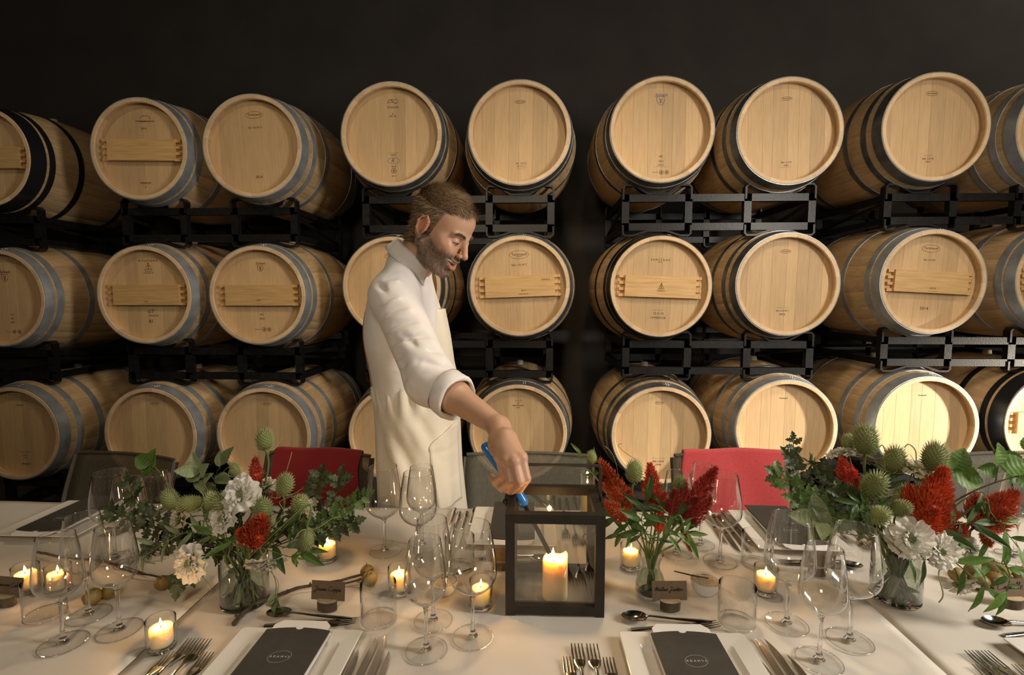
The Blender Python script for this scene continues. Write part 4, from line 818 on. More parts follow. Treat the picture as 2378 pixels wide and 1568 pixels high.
# scabiosa
def petal_mesh(L, W, mk):
    n, m_ = 11, 7; V = []
    for i in range(m_ + 1):
        t = i / m_
        for k in range(n):
            u = k / (n - 1) * 2 - 1; w_ = W * (.18 + .82 * min(1, t * 1.25) ** .8); ed = L * t * (1 - .22 * u * u * t) + (.055 * L * math.cos(u * 9) if i == m_ else 0)
            V.append((w_ * u / 2, ed, .16 * L * math.sin(t * 2.2) + .10 * L * t * math.sin(u * 7 + t * 3) - .05 * L * t * t * abs(u)))
    return MB().add(V, [(i * n + k, i * n + k + 1, (i + 1) * n + k + 1, (i + 1) * n + k) for i in range(m_) for k in range(n - 1)]).mesh('petal', True, [M[mk]])
PT = {mk: (petal_mesh(.033, .034, mk), petal_mesh(.023, .024, mk), petal_mesh(.0165, .013, mk)) for mk in ('petal', 'petalcream')}
def pin_mesh():
    mb = MB().lathe([(.0003, 0), (.010, .001), (.0105, .004), (.007, .0085), (.0003, .010)], 14); g = PI * (3 - 5 ** .5)
    for i in range(60): t = (i + .5) / 60; r = .0105 * math.sqrt(t); a = i * g; mb.ball((r * math.cos(a), r * math.sin(a), .0098 - .0062 * t), (.0011, .0011, .0022), 5, 3)
    return mb.mesh('flower_centre', True, [M['pinhead']])
PIN = pin_mesh()
def scabiosa(px, py, Y, s, d, lab, V, mk='petal', n=9):
    P = at(px, py, Y); Q = zbasis(d).to_4x4(); t = thing('scabiosa', lab, 'flower', P, group='pale scabiosa flowers')
    for ring, (k0, me) in enumerate(((n, PT[mk][0]), (n - 1, PT[mk][1]), (n + 1, PT[mk][2]))):
        for k in range(k0):
            o = link('petal', me, t); a = 2 * PI * (k + .5 * ring) / k0 + random.uniform(-.15, .15)
            o.matrix_local = Q @ Matrix.Rotation(a, 4, 'Z') @ Matrix.Translation((0, .004, .001 + .003 * ring)) @ Matrix.Rotation(random.uniform(-.1, .35) + .30 * ring, 4, 'X') @ Matrix.Rotation(random.uniform(-.35, .35), 4, 'Y') @ Matrix.Diagonal((s * random.uniform(.85, 1.15), s * random.uniform(.85, 1.08), s, 1))
    o = link('flower_centre', PIN, t); o.matrix_local = Q @ Matrix.Diagonal((s * 1.5, s * 1.5, s * 1.25, 1)); stem(t, P, to_vase(P - Q.to_3x3() @ Vector((0, 0, .003)), d, V), .0014, taper=1.1)
# celosia
def plume_mesh(L, R, n, mats, seed, curve=.0):
    r_ = random.Random(seed); mb = MB(); g = PI * (3 - 5 ** .5); mb.tube([(0, 0, 0), (curve * L * .4, 0, L * .5), (curve * L, 0, L)], [R * .35, R * .3, .001], 6, 0)
    n = int(n * 2.6)
    for i in range(n):
        t = (i + .5) / n; z = L * t * .98; rad_ = R * (math.sin(PI * min(1, .12 + t ** .8 * .9)) ** .8) * r_.uniform(.25, 1.0); a = i * g + r_.uniform(-.3, .3)
        rr = Vector((math.cos(a), math.sin(a), 0)); b = Vector((curve * L * t * t, 0, z)) + rr * rad_; d = (rr * r_.uniform(.25, 1.0) + Vector((0, 0, r_.uniform(.5, 1.1)))).normalized(); l = r_.uniform(.006, .013) * (R / .018) ** .3; w_ = l * .095
        s1 = d.cross(rr if abs(d.dot(rr)) < .95 else Vector((0, 0, 1))).normalized() * w_; s2 = d.cross(s1).normalized() * w_; m_ = b + d * l * .45
        mb.add([b, m_ + s1, m_ - s1 * .5 + s2 * .87, m_ - s1 * .5 - s2 * .87, b + d * l], [(0, 2, 1), (0, 3, 2), (0, 1, 3), (4, 1, 2), (4, 2, 3), (4, 3, 1)], r_.choice((0, 0, 1)))
    return mb.mesh('plume', False, [M[x] for x in mats])
def celosia(bx, by, tx, ty, Y, R, mats, lab, V, n=420, side=2, dY=0, cv=.1):
    B = at(bx, by, Y); Tp = at(tx, ty, Y + dY); d = Tp - B; L = d.length; Q = zbasis(d).to_4x4(); t = thing('celosia', lab, 'flower', B, group='feathery celosia plumes')
    o = link('plume', plume_mesh(L, R, n, mats, n + int(bx), cv), t); o.matrix_local = Q @ Matrix.Rotation(PI if tx < bx else 0, 4, 'Z')
    for k in range(side):
        a = 2 * PI * k / side + .6; l2 = L * random.uniform(.4, .62); o = link('side_plume', plume_mesh(l2, R * .55, n // 3, mats, n + k + int(by), .1), t)
        o.matrix_local = Q @ Matrix.Rotation(a, 4, 'Z') @ Matrix.Translation((R * .35, 0, L * .05)) @ Matrix.Rotation(rad(random.uniform(16, 30)), 4, 'Y')
    W = to_vase(B, d, V); stem(t, B, W, .0024, taper=1.1)
    for k in range(3):
        p = W[0].lerp(W[1], .3 + .5 * k / 3); dd = Vector((random.uniform(-1, 1), random.uniform(-.7, .3), random.uniform(-.1, .8))); leaf(t, B, p, dd, random.uniform(.028, .045), 'lance')
# sprigs: a twig through pixel points with leaves along it
def sprig(name, pts, Y, kind, L, n, lab, V, start=.15, spread=1.0, r=.0016, m='stemgreen', dY=0, cat='foliage', grp=None, tip=True):
    k = len(pts); P = [at(x, y, Y + dY * i / max(1, k - 1)) for i, (x, y) in enumerate(pts)]; S = spline(P, 8); o0 = S[0]; t = thing(name, lab, cat, o0, group=grp)
    way = S
    if V is not None: W = to_vase(S[0], S[1] - S[0], V); way = [*reversed(spline(W, 4))][:-1] + S
    MB().tube([p - o0 for p in way], [r * (1 - .6 * i / (len(way) - 1)) for i in range(len(way))], 6).obj('twig', M[m], t)
    if 'oak' in kind: n = int(n * 1.3)
    for i in range(n):
        q = start + (1 - start) * (i + .5) / n; x = q * (len(S) - 1); a = int(min(x, len(S) - 2)); p = S[a].lerp(S[a + 1], x - a); tg = (S[a + 1] - S[a]).normalized()
        s = 1 if i % 2 else -1; side = tg.cross(Vector((0, -1, .25))).normalized() * s; d = tg * random.uniform(.2, .8) + side * spread + Vector((random.uniform(-.3, .3), random.uniform(-.6, .3), random.uniform(-.35, .35)))
        leaf(t, o0, p, d, L * random.uniform(.75, 1.25), kind, (random.uniform(-.5, .5), -.9, random.uniform(.1, .9)))
    if tip: leaf(t, o0, S[-1], S[-1] - S[-2], L, kind, (random.uniform(-.3, .3), -.9, .5))
    return t
def tendril(pts, Y, lab, V=None, r=.0007):
    P = [at(x, y, Y) for x, y in pts]; S = spline(P, 7); t = thing('tendril', lab, 'foliage', S[0]); way = S
    MB().tube([p - S[0] for p in way], r, 5).obj('curl', M['teaseltip'], t)
def vase(px, py, r, h, lab, water=.6):
    p = tz(px, py); t = thing('flower_vase', lab, 'vase', (p.x, p.y, TZ + .0012), group='glass vases of the bouquets')
    MB().lathe([(r - .002, .008), (r, .010), (r, h - .001), (r - .0006, h), (r - .0016, h - .001), (r - .0022, .012)], 44).obj('glass_wall', M['vase'], t)
    MB().lathe([(.0005, .0003), (r - .003, .0003), (r, .003), (r, .0075), (r - .002, .009), (.0005, .009)], 44).obj('glass_base', M['solid'], t)
    MB().lathe([(.0005, h * water), (r - .003, h * water), (r - .003, .0105)], 44).obj('water', M['water'], t)
    return (Vector((p.x, p.y, 0)), r * .9, h, r * .85)
V1 = vase(570, 1398, .048, .103, 'cylinder vase of the first bouquet, beside the bare branch'); V3 = vase(2078, 1390, .047, .112, 'cylinder vase of the biggest bouquet, beside the pile of plums')
p = tz(1510, 1381); t = thing('flower_vase', 'small pinched bulb vase holding the orange plumes', 'vase', (p.x, p.y, TZ + .0012), group='glass vases of the bouquets')
MB().lathe([(.028, .003), (.0325, .010), (.0325, .026), (.027, .044), (.0195, .060), (.0182, .068), (.0215, .080), (.0268, .093), (.0262, .0935), (.0208, .080), (.0174, .068), (.0188, .060)], 40).obj('glass_wall', M['vase'], t)
MB().lathe([(.0005, .0003), (.026, .0003), (.028, .003), (.026, .007), (.0005, .007)], 40).obj('glass_base', M['solid'], t); MB().lathe([(.0005, .048), (.0245, .048), (.0312, .026), (.0312, .010), (.026, .0072)], 40).obj('water', M['water'], t)
V2 = (Vector((p.x, p.y, 0)), .015, .08, .024)
C = (0, -1, .15)
# first bouquet
B1 = 'first bouquet'
for a in [(615, 1023, 1.10, 1.0, (-.05, 0, 1), 'tallest green teasel, rising alone above the first bouquet', 7), (545, 1092, 1.12, .62, (0, 0, 1), 'small dark teasel above the white flower of the first bouquet', 5), (661, 1128, 1.06, 1.0, (.25, -.25, 1), 'teasel in front of the red blanket edge, first bouquet', 6),
          (443, 1170, 1.02, .95, (-1, -.35, .15), 'spiky teasel turned sideways at the olive side of the first bouquet', 6), (486, 1166, 1.04, .8, (-.2, .6, .8), 'smooth-backed teasel between two spiky ones, first bouquet', 4), (520, 1168, 1.00, 1.1, (-.45, -.6, .5), 'round bristly teasel touching the white flower, first bouquet', 6),
          (611, 1182, 1.00, 1.0, (.1, -.5, .8), 'teasel right above the red plume, first bouquet', 6), (697, 1172, 1.02, .95, (.25, -.6, .7), 'teasel with long bracts over the dark oak leaves, first bouquet', 8), (396, 1163, 1.08, .95, (-.4, 0, .9), 'dark shaded teasel by the pale bramble stem, first bouquet', 4),
          (711, 1253, .99, .82, (.05, -.3, -1), 'hanging teasel pointing down beside a votive, first bouquet', 8), (629, 1213, .99, .45, (.4, -.6, .5), 'tiny teasel bud among tendrils, first bouquet', 6)]: teasel(*a[:6], V1, a[6])
for a in [(563, 1148, 1.0, 1.12, (.05, -1, .35), 'large pure white flower at the heart of the first bouquet', 'petal', 10), (523, 1207, .99, 1.0, (-.35, -.8, .5), 'white flower below the bristly teasel, first bouquet', 'petal', 9), (422, 1206, 1.02, .85, (-.5, -.8, .3), 'cream flower at the shaded side of the first bouquet', 'petalcream', 8),
          (447, 1304, .97, 1.15, (-.15, -1, .1), 'large white flower drooping over two small plums, first bouquet', 'petal', 11), (615, 1300, .98, 1.1, (.2, -.5, -.75), 'white flower hanging over the vase lip, first bouquet', 'petal', 10), (722, 1184, 1.08, .7, (.8, -.3, .4), 'small cream flower half behind oak leaves, first bouquet', 'petalcream', 8), (622, 1130, 1.10, .55, (.2, -.6, .8), 'small faded cream flower behind the coral plume, first bouquet', 'petalcream', 7)]: scabiosa(*a[:6], V1, *a[6:])
celosia(597, 1126, 590, 1067, 1.08, .0135, ('cel_coral', 'cel_red'), 'upright coral plume behind the pure white flower', V1, 260, 1)
celosia(583, 1262, 598, 1204, .98, .024, ('cel_red', 'cel_orange'), 'bright red plume facing out low in the first bouquet', V1, 420, 3, -.03)
celosia(655, 1178, 672, 1140, 1.10, .016, ('cel_dark', 'cel_red'), 'dark red plume in the shade before the red blanket', V1, 200, 1)
OG = 'oak sprigs in the bouquets'
for a in [([(480, 1250), (400, 1225), (330, 1190), (300, 1120)], 1.06, 'oak', .028, 16, 'dark oak sprig rising before the far wine glasses, first bouquet'), ([(470, 1255), (390, 1235), (310, 1215), (262, 1190)], 1.02, 'oak', .028, 16, 'dark oak sprig reaching out toward the olive chair, first bouquet'), ([(470, 1270), (420, 1270), (370, 1260), (345, 1275)], 1.00, 'oak', .027, 12, 'low dark oak sprig under the shaded cream flower, first bouquet'),
          ([(640, 1250), (690, 1200), (730, 1150), (745, 1100)], 1.10, 'oak', .026, 16, 'upright oak sprig in front of the red blanket, first bouquet'), ([(640, 1255), (710, 1210), (770, 1170), (790, 1105)], 1.08, 'oak', .026, 16, 'oak sprig tall before the red blanket hem, first bouquet'), ([(650, 1260), (730, 1220), (790, 1185), (845, 1152)], 1.04, 'oakl', .026, 18, 'lit oak sprig stretching toward the wine glasses, first bouquet'), ([(650, 1265), (720, 1240), (780, 1225), (822, 1212)], 1.04, 'oak', .027, 16, 'low oak sprig over the votive by the red blanket, first bouquet'), ([(455, 1290), (440, 1330), (412, 1352)], 1.0, 'oak', .03, 6, 'small oak twig hanging beside the drooping white flower, first bouquet')]:
    sprig('oak_sprig', *a, V1, m='twig', grp=OG)
sprig('bramble_sprig', [(440, 1190), (395, 1130), (365, 1090), (350, 1080)], 1.08, 'bramble', .042, 4, 'pale lime bramble tip standing over the far wine glasses', V1, start=.8, spread=1.4)
sprig('bramble_sprig', [(510, 1220), (490, 1160), (470, 1115), (462, 1095)], 1.08, 'grey', .046, 5, 'grey-green ribbed bramble leaves above the sideways teasel', V1, start=.45, spread=.9)
sprig('bramble_sprig', [(520, 1220), (505, 1165), (500, 1110), (515, 1078)], 1.12, 'grey', .048, 3, 'silvery ribbed bramble leaves with one pointing toward the tallest teasel', V1, start=.4, spread=.9)
sprig('leafy_sprig', [(590, 1260), (640, 1268), (700, 1275)], 1.0, 'lance', .055, 4, 'broad dark lance leaves pointing at the votive, first bouquet', V1, spread=.5)
sprig('leafy_sprig', [(520, 1265), (470, 1240), (400, 1245), (330, 1290)], 1.0, 'lanceg', .045, 7, 'grey-green lance leaves trailing over the thin twig, first bouquet', V1, spread=.7)
sprig('leafy_sprig', [(555, 1270), (520, 1250), (495, 1240)], .99, 'lancel', .05, 4, 'bright lance leaves low in the middle of the first bouquet', V1, spread=.6)
sprig('leafy_sprig', [(560, 1275), (540, 1235), (470, 1210), (430, 1235)], 1.03, 'lance', .042, 10, 'dark leafy filler under the shaded cream flower, first bouquet', V1, spread=.8)
sprig('leafy_sprig', [(580, 1270), (600, 1240), (640, 1225), (680, 1225)], 1.05, 'lance', .040, 10, 'dark leafy filler behind the bright red plume, first bouquet', V1, spread=.8)
sprig('oak_sprig', [(570, 1275), (565, 1240), (540, 1200), (545, 1165)], 1.08, 'oak', .030, 12, 'oak sprig deep in the middle of the first bouquet', V1, m='twig', grp=OG)
sprig('oak_sprig', [(560, 1280), (520, 1275), (480, 1270), (450, 1255)], 1.04, 'oak', .030, 10, 'oak sprig low over the vase lip, first bouquet', V1, m='twig', grp=OG)
sprig('leafy_sprig', [(545, 1290), (550, 1325), (565, 1360)], 1.06, 'lancel', .05, 4, 'lance leaves sunk in the water of the first bouquet vase', None, spread=.5)
sprig('leafy_sprig', [(600, 1270), (660, 1290), (688, 1296)], .98, 'lancel', .018, 10, 'drooping green seed pods above the bare branch, first bouquet', V1, start=.7, spread=.5)
sprig('leafy_sprig', [(610, 1290), (640, 1350), (636, 1400)], .98, 'grey', .018, 10, 'small pods lying on the bare branch, first bouquet', V1, start=.75, spread=.5)
for a in [([(640, 1160), (655, 1120), (668, 1085), (678, 1050)], 1.08, 'fine curling tendril before the red blanket, first bouquet'), ([(560, 1110), (535, 1085), (515, 1100), (505, 1120), (490, 1105)], 1.1, 'curled tendril between silvery leaves and the small teasel'), ([(600, 1250), (640, 1220), (660, 1190), (650, 1165), (690, 1150)], .99, 'looping tendril over the red plume, first bouquet'), ([(470, 1340), (490, 1365), (480, 1385), (455, 1390), (430, 1400)], .98, 'thin tendril dropping to the cloth beside two plums')]: tendril(*a)
for a in [([(500, 1110), (520, 1100), (540, 1108), (548, 1098), (535, 1092), (530, 1102)], 1.08, 'corkscrew tendril left of the coral plume over the dark gap'), ([(690, 1240), (740, 1225), (770, 1205), (790, 1200)], 1.0, 'long pale tendril across the low oak sprig'), ([(600, 1275), (690, 1190), (720, 1170)], .99, 'straight pale stem crossing toward the long-bracted teasel'), ([(420, 1240), (360, 1275), (330, 1300), (360, 1310)], .99, 'pale tendril over the thin bare twig'), ([(590, 1300), (640, 1340), (645, 1375), (630, 1390)], .98, 'tendril falling from the vase lip to the bare branch')]: tendril(*a, r=.0009)
# middle bouquet
for a in [(1462, 1185, 1396, 1074, 1.12, .020, ('cel_orange', 'cel_red'), 'orange-tipped plume leaning over the lantern handle', 520, 2), (1520, 1180, 1512, 1082, 1.12, .019, ('cel_red', 'cel_coral'), 'upright red plume in the middle of the bulb vase', 480, 2), (1580, 1205, 1668, 1092, 1.10, .022, ('cel_dark', 'cel_red'), 'big dark red plume leaning across the wine glasses, bulb vase', 620, 3), (1556, 1195, 1571, 1140, 1.08, .012, ('cel_dark', 'cel_red'), 'slim dark plume beside the big leaning one, bulb vase', 200, 1),
          (1455, 1205, 1408, 1172, 1.06, .015, ('cel_orange', 'cel_red'), 'ragged orange plume low beside the lantern corner', 240, 1), (1588, 1235, 1607, 1280, 1.06, .008, ('cel_red', 'cel_dark'), 'small red plume drooping over the wine glass feet', 110, 0), (1605, 1220, 1652, 1160, 1.14, .014, ('cel_dark', 'cel_red'), 'dark plume behind the big leaning one, bulb vase', 240, 1), (1530, 1235, 1536, 1185, 1.05, .010, ('cel_red', 'cel_coral'), 'short red plume at the front of the bulb vase', 150, 0)]:
    celosia(*a[:8], V2, a[8], a[9])
for a in [(1473, 1097, 1.10, 1.0, (-.02, -.2, 1), 'large teasel standing between two plumes of the bulb vase', 5), (1578, 1129, 1.14, .85, (.1, -.1, 1), 'teasel partly behind the leaning dark plume, bulb vase', 5), (1375, 1062, 1.13, .55, (-.3, 0, 1), 'small teasel over the lantern handle corner', 5)]: teasel(*a[:6], V2, a[6])
for a in [([(1500, 1240), (1465, 1220), (1425, 1200)], 1.08, 'lance', .055, 5, 'dark lance leaves beside the lantern corner, bulb vase'), ([(1505, 1245), (1490, 1210), (1500, 1165)], 1.05, 'lance', .06, 6, 'broad dark leaves at the front of the bulb vase'), ([(1520, 1245), (1545, 1215), (1560, 1175)], 1.09, 'lance', .055, 6, 'dark leaves between the plumes of the bulb vase'), ([(1525, 1255), (1565, 1240), (1600, 1240)], 1.05, 'lancel', .042, 6, 'bright round-tipped leaves over the wine glass foot, bulb vase'), ([(1500, 1255), (1470, 1232), (1438, 1240)], 1.06, 'lance', .035, 5, 'thin leaves above the votive beside the lantern'), ([(1480, 1180), (1420, 1130), (1350, 1055)], 1.14, 'lancel', .035, 7, 'long pale sprig reaching past the lantern handle'), ([(1500, 1230), (1520, 1190), (1535, 1150)], 1.10, 'lancel', .035, 6, 'pale narrow leaves in the centre of the bulb vase')]:
    sprig('leafy_sprig', *a, V2, spread=.7)
for a in [([(1432, 1160), (1436, 1110), (1425, 1060), (1405, 1036)], 1.12, 'thin tendril curling up past the barrel, bulb vase'), ([(1480, 1070), (1450, 1050), (1436, 1035), (1445, 1030)], 1.12, 'hooked tendril beside the large teasel, bulb vase'), ([(1410, 1150), (1370, 1095), (1330, 1090), (1328, 1100)], 1.1, 'curly tendril inside the lantern handle')]: tendril(*a)
# biggest bouquet
for a in [(2009, 1024, 1.08, 1.3, (-.12, -.1, 1), 'tallest teasel of the biggest bouquet, egg shaped', 5), (1972, 1029, 1.12, .75, (-.3, -.2, 1), 'small teasel tucked beside the tallest one', 5), (2076, 1069, 1.08, 1.12, (.05, -.2, 1), 'teasel before the brightest barrel, biggest bouquet', 6), (2169, 1063, 1.06, 1.2, (.15, -.15, 1), 'dark-backed teasel beside the bramble leaves', 5), (2029, 1129, 1.02, 1.2, (0, -.5, .8), 'round teasel in the middle of the biggest bouquet', 6), (2097, 1156, 1.06, 1.0, (.1, -.2, 1), 'shaded brown-green teasel in the biggest bouquet', 6), (2090, 1181, .99, .85, (0, -.8, .5), 'small spiny teasel facing out over white flowers', 8), (2038, 1198, .98, .95, (.1, -.8, .5), 'spiny teasel above the largest wine glass', 9)]: teasel(*a[:6], V3, a[6])
for a in [(1964, 1060, 1.12, 1.0, (-.2, .3, 1), 'white daisy-like flower seen from the side by the coral plume', 'petal', 11), (2119, 1095, 1.10, 1.1, (.1, -.1, 1), 'cream flower seen edge-on before the brightest barrel', 'petalcream', 11), (2108, 1247, .98, 1.25, (-.2, -1, .2), 'largest white flower low in the biggest bouquet', 'petal', 9), (2176, 1279, .98, 1.05, (.1, -1, .2), 'white flower right beside the largest one', 'petal', 9), (2243, 1270, 1.02, .85, (.5, -.7, .4), 'white flower under the hanging orange plume', 'petal', 9), (2228, 1352, 1.0, .85, (.3, -.3, -.8), 'white flower lying on the cloth before the plums', 'petal', 9), (1912, 1228, 1.06, .6, (-.6, -.5, .3), 'small cream flower below oak leaves over the wine glass rim', 'petalcream', 7)]: scabiosa(*a[:6], V3, *a[6:])
for a in [(1972, 1120, 1958, 1070, 1.08, .015, ('cel_coral', 'cel_red'), 'coral plume below the daisy-like flower', 240, 2), (2128, 1238, 2206, 1095, 1.0, .034, ('cel_red', 'cel_orange'), 'huge red-orange plume of the biggest bouquet', 1000, 3), (2262, 1225, 2370, 1150, 1.02, .030, ('cel_red', 'cel_orange'), 'second huge plume leaning to the picture edge', 760, 3), (1990, 1160, 1996, 1115, 1.06, .011, ('cel_dark', 'cel_coral'), 'small maroon plume under the round teasel', 140, 0), (2205, 1240, 2240, 1225, 1.0, .016, ('cel_dark', 'cel_red'), 'dark red tuft between the two huge plumes', 200, 1), (2290, 1225, 2298, 1268, 1.0, .012, ('cel_orange', 'cel_red'), 'orange plume tip hanging down by the wine glass stem', 150, 0)]: celosia(*a[:8], V3, a[8], a[9])
for a in [([(2040, 1240), (1960, 1180), (1890, 1140), (1830, 1060)], 1.10, 'oak', .026, 20, 'dark oak sprig standing before the rose red towel edge'), ([(2040, 1245), (1950, 1190), (1870, 1150), (1800, 1100)], 1.06, 'oakl', .026, 20, 'lit oak sprig reaching across the rose red towel'), ([(2040, 1250), (1960, 1210), (1900, 1180), (1845, 1160)], 1.04, 'oakl', .028, 16, 'low lit oak sprig over the dark menu'), ([(2040, 1240), (1990, 1180), (1940, 1130), (1900, 1090)], 1.12, 'oak', .027, 18, 'oak sprig before the brightly lit barrel rim'), ([(2050, 1240), (2010, 1190), (1970, 1160), (1950, 1150)], 1.02, 'oak', .028, 14, 'short oak sprig at the heart of the biggest bouquet'), ([(1900, 1120), (1850, 1080), (1842, 1022)], 1.12, 'oak', .020, 10, 'oak tip poking up above the rose red towel')]:
    sprig('oak_sprig', *a, V3, m='twig', grp=OG)
sprig('leafy_sprig', [(2030, 1200), (1960, 1140), (1900, 1090), (1880, 1075)], 1.14, 'lanceg', .024, 18, 'silver-blue small-leaved sprig behind the oak leaves', V3, spread=.9)
sprig('bramble_sprig', [(2150, 1200), (2190, 1130), (2215, 1090)], 1.08, 'bramble', .050, 3, 'large bright bramble leaves before the brightest barrel', V3, start=.7, spread=.9)
sprig('bramble_branch', [(2160, 1205), (2225, 1160), (2300, 1125), (2385, 1100)], 1.06, 'bramble', .044, 3, 'dark bramble branch running out past the picture edge', V3, start=.75, spread=.3, m='twig', r=.0028, tip=False)
sprig('bramble_sprig', [(2312, 1120), (2316, 1095), (2318, 1080)], 1.06, 'bramble', .046, 2, 'bramble leaves on a side shoot before the farthest glass', None, start=.3, spread=1.2)
sprig('bramble_sprig', [(2360, 1105), (2372, 1080), (2385, 1050)], 1.06, 'bramble', .044, 2, 'bramble leaves cut by the picture edge', None, start=.3, spread=1.1)
sprig('bramble_sprig', [(2030, 1240), (1950, 1222), (1900, 1210)], 1.02, 'grey', .060, 4, 'grey ribbed bramble leaf lying over the wine glass rim', V3, start=.5, spread=.5)
for a in [([(2150, 1250), (2210, 1220), (2260, 1215)], .99, 'lance', .06, 6, 'dark broad leaves between the huge plumes'), ([(2190, 1260), (2240, 1290), (2330, 1310), (2385, 1320)], .99, 'lancel', .05, 7, 'long green stem of lance leaves over the plums'), ([(2200, 1290), (2240, 1325), (2290, 1365)], .98, 'lancel', .055, 4, 'bright lance leaf pointing down across the reddish plum'), ([(2330, 1300), (2345, 1340), (2335, 1380)], .98, 'lancel', .05, 4, 'lance leaf hanging before the cut-off name card'), ([(2080, 1270), (2110, 1295), (2150, 1300)], .97, 'lance', .05, 4, 'dark leaf crossing the lip of the large vase'), ([(2300, 1190), (2340, 1240), (2378, 1290)], .99, 'lancel', .055, 5, 'upright lance leaves by the picture edge'), ([(2070, 1230), (2060, 1150), (2070, 1100)], 1.1, 'lance', .04, 10, 'green leafy stem among the teasel stems'), ([(2040, 1235), (2020, 1180), (1990, 1170)], 1.0, 'lance', .045, 9, 'dark leafy filler under the round teasel'), ([(2060, 1320), (2075, 1350), (2090, 1380)], 1.08, 'lance', .05, 4, 'leaves sunk in the water of the large vase'), ([(2120, 1225), (2140, 1180), (2130, 1130)], 1.08, 'lance', .04, 8, 'leafy stem behind the huge plume')]:
    sprig('leafy_sprig', *a, None if 'sunk' in a[5] or 'before the cut' in a[5] or 'pointing down' in a[5] else V3, spread=.7)
for a in [([(2130, 1140), (2128, 1070), (2125, 1045), (2110, 1032), (2100, 1040)], 1.1, 'wilted bud nodding on a hooked stem before the brightest barrel'), ([(2060, 1120), (2058, 1060), (2050, 1035), (2040, 1040)], 1.1, 'small wilted bud stem beside the tallest teasel'), ([(2200, 1300), (2180, 1330), (2190, 1380), (2180, 1400)], .98, 'tendril trailing down before the large vase')]: tendril(*a, r=.0013)
